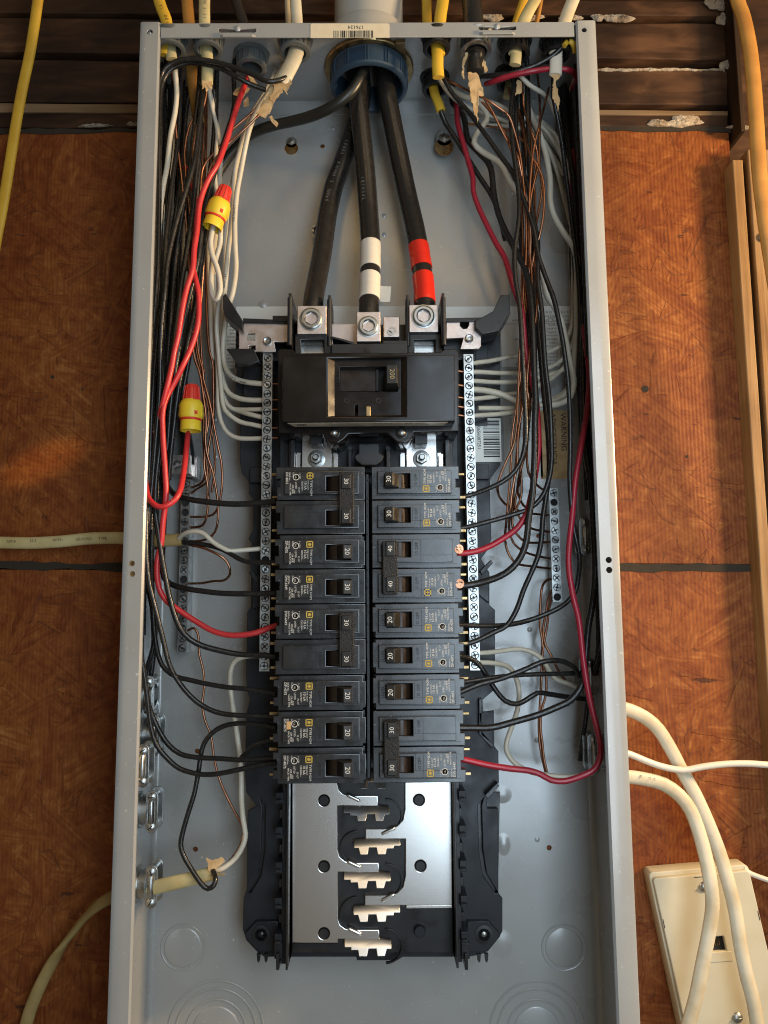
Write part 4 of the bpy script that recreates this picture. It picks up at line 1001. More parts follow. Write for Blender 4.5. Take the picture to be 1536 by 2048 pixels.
# --- red wires
wire('r', 'bright red wire running from the ring connector down to the red looped wire nut joint',
     '498,150,45 487,178,34 476,208,28 460,260,24 444,305,20 434,330,18 418,356 405,387 398,416 394,460 388,497 385,538 374,575 366,616,14 358,668 348,708 344,730 332,782,16 322,822,20 313,866,26 303,910,28 293,950,24 291,972,20 294,992,16 305,1007,13 319,1014,12 334,1011,12 351,999,14 361,980,18 366,955,24 370,925,30 373,895,36 376,864,42')
wire('r', 'red wire hidden among left coppers, crossing down to the left column red terminal',
     '370,335,46 384,365,42 391,400,40 392,440,40 392,480,36 386,530,30 389,552,26 396,580,24 398,605,24 397,640 390,672,24 379,702,24 366,730,22 350,764,22 334,795,20 327,821,18 326,845 327,886 329,925 331,962,18 332,983 330,1012,20 326,1045 323,1084 315,1117,24 313,1146 317,1176 329,1199 346,1213,28 368,1228 397,1246,30 426,1262 456,1270 485,1270,30 514,1265 540,1255,31 556,1250,30')
wire('c', 'crimson wire arching from the right corner connectors behind the torn black cable', '972,168,40 985,164,30 1002,157,25 1022,151,22 1040,147,20 1065,142,18 1095,138 1120,138 1140,141,20 1152,150,30 1160,175,60')
wire('c', 'crimson wire snaking down from the rear top connectors to the tied forty breaker',
     '908,190,75 913,213,66 915,247,60 927,291,58 937,325,58 946,356,56 947,382,54 958,416,52 976,455,48 992,486,44 1008,512,40 1018,541,36 1028,578,34 1037,600,32 1043,625 1047,658,32 1051,701 1057,736,34 1064,765,38 1072,802,36 1075,840,34 1077,893,30 1071,950 1061,1000,26 1053,1028 1036,1055,24 1014,1072 981,1092,26 952,1103 926,1107,26 914,1107,26')
wire('c', 'long crimson wire down the right wall that turns under to the lowest right breaker',
     '1150,300,70 1146,345,70 1144,380 1146,420 1157,470,74 1166,540,70 1176,640,60 1180,722,48 1178,775,44 1172,833,38 1162,887,32 1151,960,28 1145,1026 1138,1092,24 1138,1137 1147,1192,24 1158,1240 1165,1311,26 1173,1366 1182,1410 1196,1466 1201,1503,26 1190,1536 1162,1552 1129,1562,26 1103,1560 1081,1548 1058,1541 1019,1537 974,1530,28 939,1522 920,1518,28')
# --- white wires, left side
WL = 'white wire on the left curving to the neutral bar, '
wire('w', 'outermost white wire of the left bundle, curving into the topmost used neutral screw',
     '572,130,40 545,175,34 520,212,34 502,250,40 490,300,44 481,345,48 473,385 469,434,52 470,486 472,525,54 470,557 464,590,52 455,618 450,655,56 447,695 450,729,60 461,750 479,761,54 504,766,48 530,768,46', 2.2)
wire('w', 'white wire from the torn cream cable, second from outside, curving to the neutral bar', '568,125,46 540,178,42 512,220,44 492,262,50 478,310 470,350,54 467,395 463,447,58 457,499 452,560,60 448,603 444,650,62 441,700 443,745,64 449,770 459,787,60 479,797 504,800,50 530,800,46', 2.1)
wire('w', 'white wire in the middle of the left white bundle, ending bare at its screw', '560,120,52 530,185,50 503,230,52 486,272 474,320,58 465,360,60 458,408 453,447 450,491,64 448,551 444,603 440,655,66 440,700 442,750,68 448,794 458,813 477,822,60 500,829,50 530,836,46', 1.9)
wire('w', 'white wire looping off the upper wire nut to the neutral bar', '439,585,40 437,610,44 434,650,52 437,700,56 441,760,58 446,809,56 457,828 481,844,52 504,849 530,855,46', 1.9)
wire('w', 'lowest white wire bending into the left neutral bar from the bundle', '410,160,30 420,190,40 432,240,54 442,300,60 438,360,66 430,450,66 428,560,66 431,640,64 434,700,62 435,759 437,817,60 444,847 457,867 477,876,54 504,877 530,876,46', 1.9)
wire('w', 'dim white wire passing level behind the left copper bundle', '330,750,70 350,772,74 368,788,78 395,802,80 418,810,78 440,815,72 457,817,66 481,819 504,819,52 530,818,46', 1.8)
wire('w', 'folded white pigtail hanging in a narrow loop below the upper wire nut', '430,440,30 427,455,30 422,481 424,507 434,536 439,559 440,580 436,597,32 430,600 424,588 422,565 424,530,40 427,500,44 430,470,46', 2.2)
wire('w', 'short white pigtail behind the upper wire nut', '441,450,34 441,470,34 440,487 436,503 431,522,40 428,545,48', 2.0)
wire('w', 'white wire entering the upper wire nut from above', '418,178,34 424,215,42 434,260,46 432,300,44 430,340,40 431,372,36 434,395,34', 1.8)
wire('w', 'cream white wire in the far left bundle beside the flange', '348,118,20 351,150,20 354,182,22 351,221 341,273,26 335,330 328,369,28 322,410 319,450,30 314,500 310,560,34 306,640,36 300,720,40 296,800,44', 2.1)
wire('w', 'second cream wire deep in the far left corner', '318,180,60 317,260,60 314,340,62 312,420 310,500,60 306,580,58 300,680,54 296,760,50', 2.2)
wire('w', 'white wire from the left entry cable to the neutral bar near the third breaker', '358,1076,48 366,1069,44 379,1064,40 397,1063,38 411,1069 426,1084 446,1096,38 461,1102 481,1101,42 505,1099 530,1097,46', 1.9)
wire('w', 'white wire rising from the bottom left cable to the foot of the neutral bar', '428,1742,50 438,1739,50 452,1732 473,1714,56 487,1690 492,1668,58 487,1638 483,1595 482,1550,58 479,1510 473,1461,58 465,1407 460,1367 461,1340 469,1322,54 487,1313 512,1311,48 530,1312,46', 2.1)
# --- white wires, right side
wire('w', 'thick white wire looping down behind the right bundle and back to the neutral bar',
     '890,170,66 920,190,62 955,205,58 975,235,56 955,265 948,286,54 966,304 995,322 1008,338 1018,359 1031,380 1049,408,50 1062,455 1073,494,44 1086,552 1094,591,44 1103,605,50 1112,620,54 1121,640 1131,677,56 1138,716 1146,746 1148,772,58 1141,794 1125,806 1096,811,56 1057,808 1032,802 1008,790,52 979,782 955,779,46 940,779,46', 2.5)
wire('w', 'long white wire sagging along the right wall', '1040,160,70 1052,200,66 1066,235,62 1082,275,60 1093,315 1100,361,58 1101,403 1109,434 1127,466,60 1146,495 1153,525,62 1154,580,64 1154,650,66 1150,700 1146,750,68 1135,785,68 1110,802,66 1085,808,62', 2.6)
RW = [('upper faint white wire reaching the right neutral bar from the label', '940,728,46 957,725,46 979,722,52 1008,716,60 1034,711 1062,708,70 1096,704,74 1125,687 1141,658,76 1147,619 1147,560 1145,470,78 1128,390 1110,330,74 1085,280,70 1050,250,66'),
      ('second white wire level into the right neutral bar', '940,745,46 957,744,46 998,746 1039,746,62 1076,742,68 1116,726,72 1141,697 1151,658,74 1156,560 1158,470,76 1150,400 1130,320,74 1105,265,72 1062,240,66'),
      ('third white wire level into the right neutral bar', '940,762,46 957,762,46 989,764 1039,763,60 1076,755,66 1106,747,72 1132,735 1152,700,74 1162,640 1164,560,78 1164,470 1152,385,76 1125,310 1080,255,70'),
      ('pale yellow white wire rising to the right past the coppers', '940,799,46 957,797,46 979,795 1008,790,58 1039,785 1076,771,66 1110,752,70 1138,722,74 1155,680,78 1164,600,80'),
      ('white wire with a bare copper end at the right neutral bar', '956,816,46 975,816,48 998,816,52 1032,816,60 1076,810,66 1106,798,70 1133,780,76 1152,740,80'),
      ('lowest white wire sloping into the right neutral bar above the barcode', '940,833,46 957,831,46 989,829,52 1032,824,58 1060,816,64 1100,806,72 1135,790,78 1158,760,82')]
for l, s in RW: wire('w', l, s, 1.9)
DK = ['306,200,72 304,300,74 302,420,74 300,560,74 296,700,72 292,840,70 290,980,70 288,1100,70', '334,170,66 336,260,68 334,360,70 328,480,70 322,600,70 316,740,70 312,880,72 310,1000,74', '352,220,74 356,320,76 352,430,76 344,540,76 338,660,76 332,780,76 326,900,76 322,1010,78',
      '372,300,76 378,400,78 374,500,78 366,600,78 360,700,78 356,800,80', '300,620,30 296,700,28 293,800,26 290,900,26 288,1000,26 285,1100,28 283,1220,30 282,1320,34', '318,560,46 314,640,46 312,740,46 306,850,48 302,960,50 300,1080,52 304,1180,54 308,1280,58 300,1360,62']  # extra black wires, added to darken the gaps of the left bundle
for i, s in enumerate(DK): wire('k', ('added black wire filling the shade deepest against the left wall', 'added black wire filling the shade second from the left wall', 'added black wire filling the shade behind the cream wires at left', 'short added black wire filling the shade behind the upper wire nut', 'added black wire filling the shade along the edge of the left flange lip', 'added black wire filling the shade down to the upper left clamp')[i], s, 2.1, True)
XR = [('u', 'copper wire fanning from under the kraft tongue down the right bundle', '968,196,30 985,225,32 1003,262,36 1022,300,40 1038,350,44 1044,420,46 1046,500,48 1044,580,50 1046,650,52'),
      ('d', 'copper wire crossing the white wires high in the right bundle', '1018,175,50 1030,215,52 1046,262,52 1054,320,54 1060,390,54 1052,470,56 1048,560,56 1050,640,58'),
      ('k', 'black wire from the white cable end down the right corner', '1108,148,24 1106,185,30 1112,225,38 1124,290,46 1134,370,54 1144,450,58 1156,540,60 1160,640,60 1158,740,62 1160,830,64'),
      ('w', 'white wire lying lowest across the top right corner of the back', '905,205,72 940,225,76 985,238,80 1030,248,82 1075,262,82 1108,290,82 1130,330,82 1144,390,82 1150,470,82'),
      ('w', 'cream wire standing in the right corner behind the long sagging one', '1120,260,80 1134,330,78 1140,420,78 1148,520,78 1156,620,76 1160,700,76 1158,780,78'),
      ('k', 'black wire running up beside the amber cable at the left', '398,165,32 394,210,34 388,260,36 382,320,38 372,380,40 362,450,42 350,530,44 342,620,44 336,700,44 330,780,44'),
      ('k', 'black wire passing behind the tilted wire nut at the left', '428,180,40 430,230,46 426,290,50 420,350,50 414,420,50 406,500,50 396,580,50 386,660,52 374,740,54 360,820,58'),
      ('w', 'white wire squeezed between the coppers on the left', '418,175,36 426,215,44 430,270,52 424,330,56 418,400,58 416,480,60 418,560,60 422,640,62 426,720,66'),
      ('u', 'copper wire leaving the pale yellow cable end at the left', '414,168,24 410,200,26 398,240,28 388,290,32 386,350,36 390,420,42 398,500,48 400,580,52 398,660,54')]
for k, l, s in XR: wire(k, l, s, up=k == 'w')
DR = ['1180,180,80 1180,300,80 1180,440,78 1182,580,76 1184,720,72 1186,860,70 1192,1000,66', '1168,220,84 1172,340,84 1176,480,82 1180,620,80 1186,760,78 1192,900,74', '1150,240,86 1158,360,86 1166,480,86 1172,620,84 1176,760,82']
for i, s in enumerate(DR): wire('k', ('black wire deepest in the right wall shadow', 'black wire second deepest in the right wall shadow', 'short black wire in shadow behind the right white wires')[i], s, 2.3, True)
TW = [('pale wire curving right from the yellow cable under the torn kraft', '880,156,40 890,175,48 910,198,58 935,215,66 970,228,72 1005,240,74 1035,252,76'),
      ('white wire crossing right just below the kraft tongue', '950,200,62 975,202,62 1003,212,62 1030,228,62 1062,242,64 1088,258,66 1105,280,68 1122,312,74 1132,350,78'),
      ('white wire from the rear green cable arching to the right wall', '1020,200,66 1035,212,66 1062,226,70 1090,250,72 1108,266,76 1120,290,78'),
      ('white wire slanting from the pale green cable toward the right corner', '1040,150,26 1056,168,30 1075,180,36 1092,192,44 1105,215,54 1118,250,66 1126,300,76'),
      ('thin pale wire running level behind the top coppers', '935,247,72 965,252,74 1000,252,76 1035,255,76 1070,272,78 1100,300,80 1128,350,82')]
for l, s in TW: wire('w', l, s, 1.9)
wire('w', 'white wire from the right wall clamp to the neutral bar foot', '940,1307,46 961,1306,46 996,1303,52 1030,1298,56 1056,1301,58 1081,1315,58 1096,1337,60 1111,1357 1134,1366,64 1160,1376,68 1185,1380,72', 1.9)
wire('w', 'white wire falling from the neutral bar foot down to the crimson wire', '940,1326,46 961,1325,48 985,1326,52 1012,1331,56 1027,1345 1036,1368,60 1038,1393 1034,1421 1025,1448,64 1014,1481,64 1013,1500 1023,1519 1041,1534,62 1065,1545 1094,1550,60 1118,1553 1150,1553,58 1185,1545,58', 2.0)
# --- black wires, left side
LK = [('black wire arching over the left top connectors in front of the cables', '578,152,14 560,160,10 535,163,8 505,148,8 470,135,8 430,124,8 390,119,8 360,121,8 340,129,9 324,146,10 317,180,11 315,230,12 312,330,14 309,450,14 305,560,14 301,680,14 294,800,15 289,940,16 283,1060,18', 2.0),
      ('second black wire arching over the left top, tucked under the first', '530,180,26 500,168,20 470,152,16 440,136,14 410,128,13 380,125,13 355,131,13 338,142,14 324,170,15 320,225,16 318,320,18 318,420,20 315,520,20 308,640,20 300,760,22 293,880,24 286,1000,26', 2.0),
      ('black wire with glossy sparkle slanting across the left bundle', '405,190,24 400,240,22 392,300,20 387,330,18 369,393,16 351,455,15 335,523,14 330,577,14 324,640,15 320,710,17 318,790,20 312,880,22 305,960,22 296,1040,22 289,1120,22 284,1210,24 281,1300,26 287,1340,28 293,1381,30 301,1450,32 312,1488 334,1516,34 360,1537 398,1548,34 433,1548 484,1538,32 520,1530 552,1526,31', 1.9),
      ('black wire from the left bundle to the seventh left breaker', '360,200,36 357,260,36 352,310,34 343,369,32 336,434,30 331,486 327,564,28 324,640 323,700,26 326,759,24 325,817 317,866,26 311,925 306,1000,30 304,1080,34 305,1170,38 306,1230 312,1290,40 325,1331 350,1352,40 377,1359 411,1367,38 452,1374 492,1378,34 530,1384 552,1388,31', 1.9),
      ('black wire from the left bundle to the eighth left breaker', '345,210,44 341,300,44 330,380,40 319,434,36 324,500,34 325,564 318,640,30 310,720,28 304,800,26 300,900,24 294,1000,22 293,1090,20 297,1156,20 305,1195 315,1234,22 327,1281 340,1330,26 360,1367,30 382,1394 403,1411,32 430,1424 465,1430,32 530,1432 552,1433,31', 1.9),
      ('black wire along the left wall to the upper terminal of the lowest left breaker', '330,140,30 324,200,34 320,300,36 310,369,36 306,450 302,560,34 297,680,34 292,800,34 287,920,34 283,1040,34 280,1150,34 279,1230,34 283,1310,34 291,1367,36 299,1415 317,1459,38 336,1489 360,1508,38 393,1515 438,1517,36 484,1520,34 520,1518 552,1516,31', 1.9),
      ('black wire hugging the left wall and curling at the upper clamp', '312,520,52 306,600,52 298,720,52 292,860,50 288,1000,48 286,1100,46 292,1160,44 301,1200 309,1236,44 311,1266 305,1303,46 293,1342,50 285,1385,56', 1.9),
      ('black wire leaving the left bundle to the sixth left breaker', '400,270,34 390,380,34 383,440,32 371,520,30 361,580,28 352,645,26 345,700,24 335,750,22 327,800,22 321,880,22 313,960,22 311,1020,22 316,1060 322,1105 330,1150,22 340,1197 353,1241,24 368,1268 391,1286,28 426,1298 475,1308,32 514,1310 552,1313,31', 2.1),
      ('thick black wire crossing level into the first left breaker', '352,700,66 344,800,66 338,900,62 334,955,54 338,975,48 350,989,42 368,996,38 387,1000,36 426,1005 465,1008,33 504,1007 552,1003,31', 2.3),
      ('black wire crossing level into the fourth left breaker', '345,820,72 335,950,70 326,1080,64 326,1145,56 336,1163,48 350,1171,44 372,1177,40 397,1181 436,1186,36 485,1188 552,1187,31', 2.2),
      ('black wire from the left entry cable to the third left breaker', '360,1084,50 381,1086,48 407,1089 436,1096,44 456,1105 475,1116,38 495,1124 524,1125,33 552,1125,31', 1.9),
      ('black wire from the bottom left cable in a tall hook up to the left column', '426,1740,40 431,1757,36 427,1771,34 416,1777 403,1767,34 385,1740,36 368,1711 362,1689,38 366,1663 377,1622 387,1590,40 395,1550 403,1501,42 414,1477 433,1459 457,1449,42 489,1446,38 519,1449 552,1455,31', 1.9),
      ('black wire dipping to the upper terminal of the ninth left breaker', '552,1478,34 534,1482,34 510,1490,38 494,1504,42 480,1518,46', 1.7),
      ('dull black wire sunk in the middle of the left bundle', '430,330,50 425,400,48 412,470,44 400,540,42 388,620,40 372,700,38 355,790,36 345,880,40 338,960,48', 2.2),
      ('black wire behind the bright red wire in the left bundle', '468,215,40 452,270,36 436,320,34 418,385,32 405,450,30 396,520,30 380,590,30 362,670,30 350,740,32 340,820,36 334,900,44', 2.1),
      ('black wire behind the amber cable at the left', '385,160,50 372,220,52 366,300,52 358,380,50 345,470,48 332,560,46 326,650,44 320,740,44 312,830,46 306,920,48', 2.0),
      ('black wire in the shadow of the left flange', '326,240,48 322,340,50 312,440,50 305,540,48 300,640,46 297,740,44 295,850,42 291,960,42 287,1070,42 283,1180,42 283,1270,44', 2.0),
      ('black wire just right of the flange edge ending at the double breaker', '322,128,44 326,180,44 332,240,44 330,330,42 318,430,40 312,540,36 308,660,34 306,760,32 305,870,32 303,970,32 302,1060,30', 2.0)]
for i, (l, s, r) in enumerate(LK): wire('k', l, s, r, i in (2, 3, 4, 5, 6, 7, 8, 9, 13, 14, 15, 16, 17))
# --- black wires, right side
RK = [('black wire dipping from the right corner to the torn black cable', '1130,88,12 1122,96,12 1110,108,14 1095,118,16 1075,129,18 1050,138,20 1025,146,22 1000,150,25 975,152,30 960,154,40', 2.1),
      ('black wire swinging across the top right bundle and down to the fifth right breaker', '884,152,34 890,160,34 906,188,36 937,224,38 963,260,36 1002,313,34 1026,346,32 1049,403,30 1068,460,28 1078,512 1096,565,26 1108,599,24 1118,648 1127,697 1135,755,24 1139,814 1140,900,24 1140,960 1147,1050,28 1158,1110,34 1157,1150,40 1149,1186,44 1125,1211,44 1089,1229 1052,1242,42 1014,1250 974,1252,34 939,1251 916,1250,28', 1.9),
      ('thick black wire curving in front of the coppers to the lower forty amp terminal', '905,205,70 922,222,66 930,242,62 936,280,60 958,306,58 980,335,56 989,395,54 1002,442,50 1026,492,44 1047,531,38 1058,565,32 1063,599,28 1065,648,24 1067,706 1069,755,22 1071,804 1069,853,20 1068,926,20 1065,993 1058,1037,20 1053,1081 1041,1115 1019,1141,22 990,1157 952,1168,26 926,1172 914,1172,26', 2.6),
      ('black wire from the rear yellow cable joining the thick black one', '882,222,56 890,245,60 912,280,62 932,312,62 958,352,60 984,393,58 1000,440,56 1010,480,54', 2.2),
      ('black wire falling straight in front of the right coppers to the first right breaker', '1027,170,32 1022,205,30 1021,235,28 1024,275,26 1029,317 1036,380,24 1037,440,22 1030,500,22 1031,555,20 1039,609 1044,677,18 1047,736 1049,794 1051,853,18 1050,885 1044,915,20 1030,942 1007,962,22 974,978 940,990,26 914,996,26', 1.9),
      ('black wire through the right bundle to the second right breaker', '1034,185,44 1031,220,42 1033,278,40 1042,330,38 1056,376,36 1064,430,34 1076,486,30 1076,560,26 1083,619 1088,677,24 1092,736 1098,794 1101,853,24 1103,926,24 1094,971 1081,997,24 1058,1017 1025,1029,26 974,1044 936,1054,28 914,1058,28', 1.9),
      ('black wire dropping past the ground bar to the sixth right breaker', '1068,560,40 1074,640,38 1082,720,36 1090,800,36 1096,880,34 1098,950,32 1091,1000,32 1085,1037,30 1081,1081 1074,1115 1061,1148,28 1047,1181 1034,1219,28 1014,1251 985,1266,28 952,1282 930,1288 912,1290,28', 2.0),
      ('black wire down the right wall and round to the eighth right breaker', '1128,170,70 1132,240,70 1140,310,70 1152,400,68 1162,520,64 1168,620,60 1165,700,56 1166,794,52 1172,900,46 1180,960,42 1188,1060,38 1190,1140,36 1185,1200,34 1176,1255 1171,1322,32 1165,1366 1142,1399,32 1111,1415 1074,1430,32 1030,1443 985,1455,30 945,1456 916,1456,28', 2.5),
      ('second black wire hugging the right wall in shadow', '1118,165,78 1124,230,78 1136,320,78 1150,420,76 1166,560,72 1176,700,66 1182,820,60 1190,940,54 1198,1060,50 1204,1180,48 1200,1280,50 1190,1350,56', 2.2),
      ('thin black wire looping close to the right flange', '1190,700,48 1194,820,44 1200,940,40 1206,1060,36 1210,1180,34 1206,1280,36 1192,1340,48', 2.0),
      ('black wire swooping from the neutral bar foot under the right clamp', '916,1312,30 939,1317,38 957,1328,40 974,1353,42 992,1381 1010,1401,44 1032,1408 1050,1401 1074,1386,48 1096,1388,52 1140,1395,60 1185,1400,70', 2.0),
      ('black wire humping over the white one to the seventh right breaker', '1162,1360,50 1158,1350,46 1149,1335,42 1129,1324,38 1107,1321,34 1081,1325,32 1054,1337 1027,1348,32 996,1359 963,1367,30 932,1379 912,1388,28', 2.0),
      ('black wire stretched level across to the seventh right breaker', '1170,1345,56 1140,1347,48 1085,1348,42 1036,1350,38 985,1355,34 943,1362 914,1366,28', 1.8),
      ('black wire vanishing behind the crimson bend by the lower right clamp', '1176,1400,60 1172,1440,62 1166,1480,66 1160,1520,72', 2.0),
      ('black wire at the back of the right bundle touching the copper', '1046,280,56 1046,360,56 1040,440,54 1044,520,52 1052,600,50 1058,680,48 1060,760,48 1056,840,46 1050,900,44', 1.8)]
for i, (l, s, r) in enumerate(RK): wire('k', l, s, r, i in (2, 4, 5, 6, 7, 8, 9, 14))
# --- bare copper, left side
LC = [('u', 'copper wire landing near the middle of the left ground bar after a long sag', '344,132,26 347,160,28 353,195,30 350,240,32 356,300,36 363,350,38 370,420,42 376,500,46 381,580,48 384,640,50 387,708,52 397,739 402,759 407,794 412,837,54 411,886 416,915 426,944,58 432,973 436,1003 436,1039,66 430,1064 415,1077,74 399,1082 378,1082,86'),
      ('u', 'rightmost copper wire of the left bundle looping to the ground bar', '405,165,36 404,198,38 392,228,38 378,255,38 369,300,40 372,360,42 380,430,46 388,520,50 392,600,52 396,700,54 405,739 407,759 415,788,56 422,817 427,846 434,886,58 442,925 444,964,62 440,1003 432,1024,70 420,1032 400,1034 378,1034,86'),
      ('d', 'straight copper wire in the middle of the left copper bundle', '400,440,56 402,520,56 401,600,58 403,700,60 407,749 409,788,62 407,837 407,876 409,905,64 414,934 416,973,68 416,1012 411,1042,74 401,1053 378,1055,86'),
      ('d', 'copper wire bending in at the top of the left ground bar', '408,420,62 412,500,62 413,600,62 415,660,62 419,700,62 426,729 427,778,64 426,837 420,876,68 416,905 420,934 418,958,72 407,970 395,977 378,990,86'),
      ('d', 'copper wire tucked closest behind the lower wire nut', '384,560,60 386,640,60 392,700,62 404,755 405,800,66 406,860 407,895,68 411,944 405,964,76 392,972 376,977,88'),
      ('u', 'copper wire crossing from the torn cream cable into the left bundle', '562,170,22 540,200,20 513,236,20 485,262,22 458,286,26 440,305,28 425,326,32 416,350,36 412,400,42 410,460,48 406,540,54 402,620,58'),
      ('d', 'dark copper wire slanting behind the bright red wire', '545,185,36 515,215,36 490,238,38 462,262,40 440,292,44 422,312,46 405,335,48 400,380,50 396,450,54 392,540,58'),
      ('u', 'copper wire from the left entry cable hooking back to the ground bar', '366,1086,52 385,1091,48 407,1096,44 436,1109,42 454,1123 460,1141,46 457,1153,52 446,1161,58 426,1162,66 405,1166,72 376,1167,86'),
      ('u', 'thin copper wire wandering from the ground bar foot to the bottom cable', '368,1263,86 378,1260,80 387,1256,78 395,1266 398,1287,78 399,1309 407,1340,78 409,1375 405,1407,78 410,1440 422,1472,78 428,1515 438,1555,76 452,1590 468,1622,72 484,1652 485,1676,68 473,1703 452,1728,60 430,1744,52'),
      ('d', 'dull copper wire deep beside the left white bundle', '425,300,66 420,380,68 424,460,70 420,560,70 424,650,70 430,720,72 428,790,74 424,850,76 430,920,78 424,985,80'),
      ('u', 'copper wire twisting round its neighbour near the lower wire nut', '410,740,58 402,758,56 405,775,58 413,800,60 418,835,60 412,880,60 409,930,64 416,975,66 412,1010,72')]
for k, l, s in LC: wire(k, l, s, up=int(s.split(',')[1]) in (440, 420, 560, 300))
# --- bare copper, right side
RC = [('u', 'outermost loop of copper into the upper part of the right ground bar', '884,152,38 905,165,34 929,177,32 966,195,30 1002,219,32 1018,233,36 1028,262,40 1040,310,44 1046,360,46 1052,440,48 1052,520,50 1046,600,50 1040,700,50 1036,790,50 1033,850,50 1027,890,50 1016,915,52 1002,948,54 995,975 1001,998,56 1019,1014 1047,1024,64 1070,1028,70 1100,1030,86'),
      ('u', 'copper wire making the lowest loop into the right ground bar', '963,203,34 989,234,36 1015,276,38 1034,310,42 1044,352,46 1056,420,50 1060,500,52 1052,580,52 1046,660,52 1040,760,52 1032,820,52 1024,873,54 1022,926 1019,982,56 1014,1037 1010,1081,58 1019,1112 1036,1128,64 1067,1133 1100,1137,86'),
      ('u', 'copper wire making the second lowest loop into the right ground bar', '1044,170,36 1046,195,36 1049,221,38 1062,260,40 1073,300,42 1075,335,44 1062,400,46 1058,480,48 1064,560,48 1062,640,48 1058,720,48 1048,800,48 1037,865,48 1034,926 1025,982,50 1021,1026 1019,1059,54 1027,1086 1047,1103,62 1074,1112,70 1100,1117,86'),
      ('u', 'copper wire dropping from the corner white wires across the top right', '1098,175,42 1093,195,42 1086,222,42 1080,247 1067,300,40 1060,360,40 1058,420,42 1062,480,46 1058,560,52 1050,640,54 1048,720,56 1056,780,56 1052,840,54 1046,900,52 1040,950,54 1036,985,58 1046,1010,64 1060,1020,70'),
      ('u', 'copper wire bowing out to the right of the top right bundle', '1030,190,46 1034,208,46 1047,247,44 1057,299,42 1078,338,40 1087,369,40 1087,421 1081,460,42 1075,485,44 1066,520,48 1062,580,52 1066,640,54 1060,700,56 1060,760,56 1054,820,54 1052,860,54'),
      ('d', 'copper wire in the middle of the right ground loops', '1056,560,58 1054,640,58 1044,740,60 1042,820,60 1034,900,60 1028,960,58 1025,1028,56 1026,1055 1041,1076,62 1058,1085,68 1100,1084,86'),
      ('d', 'copper wire of the right loops entering beside the thick black wire', '1068,600,60 1066,700,62 1058,800,62 1048,860,60 1050,905,60 1040,945,60 1034,985,60 1030,1012,58 1041,1037,60 1063,1057,70 1100,1064,86'),
      ('d', 'copper wire hooking into the top screw of the right ground bar', '1072,700,62 1066,780,62 1058,850,62 1054,900,64 1055,935,66 1061,955,70 1080,976,78 1100,985,86'),
      ('d', 'dull copper wire straight through the right bundle', '1064,330,58 1070,400,58 1068,480,58 1070,560,58 1072,620,60 1066,680,60 1064,740,62 1060,800,62 1050,870,62 1040,930,64'),
      ('u', 'copper wire catching light in front of the right label', '1080,330,50 1084,380,50 1072,450,50 1070,520,46 1074,590,44 1070,650,42 1060,710,42 1054,770,42 1058,800,42 1060,830,44 1050,880,46 1042,930,50 1042,990,54 1030,1020,58'),
      ('u', 'thin copper wire slanting level across behind the top right black wires', '935,246,66 965,251,64 1000,256,60 1030,268,56 1052,290,54 1066,320,52 1074,350,52'),
      ('d', 'copper wire from the lower right ground bar straight down the back', '1104,1158,84 1094,1160,78 1085,1170,74 1081,1192,72 1079,1240,72 1081,1262 1085,1289,74 1083,1322 1092,1351,76 1092,1388 1083,1421,76 1081,1455 1085,1488,76 1089,1521 1096,1548,74'),
      ('d', 'copper wire splitting right toward the side clamp below the ground bar', '1104,1180,84 1096,1200,80 1092,1225,78 1086,1262,74 1092,1292,72 1103,1312,72 1118,1344,74 1135,1368,80'),
      ('d', 'second copper wire falling beside the first below the right ground bar', '1104,1195,84 1098,1215,80 1094,1250,76 1088,1285,74 1084,1320,74 1081,1390,76 1078,1450,78 1082,1500,78 1092,1545,78')]
for k, l, s in RC: wire(k, l, s, up=int(s.split(',')[1]) in (330, 560, 600, 700), fwd=14 if int(s.split(',')[1]) < 900 else 0)
g_ = wire('g', 'thick dark ground wire running down to the left ground lug', '735,120,42 722,150,34 705,180,34 680,202,36 650,220,42 620,233,50 580,244,58 545,252,64 505,268,72 460,310,80 420,380,84 392,470,84 374,600,82 366,720,80 366,800,78 370,860,78 378,905,80 379,930,80')
g_['category'] = 'ground wire'
# copper stubs poking through the neutral bars
for i, y in enumerate((768, 800, 819, 856, 876)): wire('d', 'bare stub through the left neutral bar at screw height, counted %s from the top' % ('first', 'second', 'third', 'fourth', 'fifth')[i], '540,%d,46 556,%d,46' % (y, y), .9)
for i, y in enumerate((745, 773, 797, 816, 833)): wire('u', 'bare stub through the right neutral bar beside the main breaker, counted %s from the top' % ('first', 'second', 'third', 'fourth', 'fifth')[i], '915,%d,46 934,%d,46' % (y-3, y), 1.2)

# --- sheathed cables inside the box
def tear(name, pts, m, parent, d=26, th=.35, fold=2.5, seed=0):
    rnd = random.Random(seed); q = [P(x, y, d) for x, y in pts]
    j = []
    for i in range(len(q)):
        a, b = q[i], q[(i+1) % len(q)]; k = max(2, int((b-a).length/1.8))
        for m_ in range(k):
            p = a.lerp(b, m_/k); w = .55 if m_ else 0
            j.append(Vector((p.x+rnd.uniform(-w, w), d+1.4*math.sin(p.z*.5+seed)+rnd.uniform(-fold, fold)*.3, p.z+rnd.uniform(-w, w))))
    q = j
    return make(name, prism(q, (0, th, 0)), m, parent, 0, 30)
cb = cable('olive yellow cable entering the far left corner of the panel top', '340,84,16 341,100,16 343,118,16', 'pale', 9, 4.5)
cb = cable('pale yellow cable end hanging from the second left connector', '413,84,17 414,110,17 415,140,17 414,170,17', 'pale', 9.6, 4.8)
tear('torn_sheath', [(404, 162), (424, 163), (422, 176), (417, 172), (413, 186), (409, 172), (404, 178)], 'kraft', cb, 14)
cable('amber cable dropping behind the pale yellow one', '380,80,40 383,140,44 388,180,48 393,215,52 398,246,56', 'amber', 10, 5)
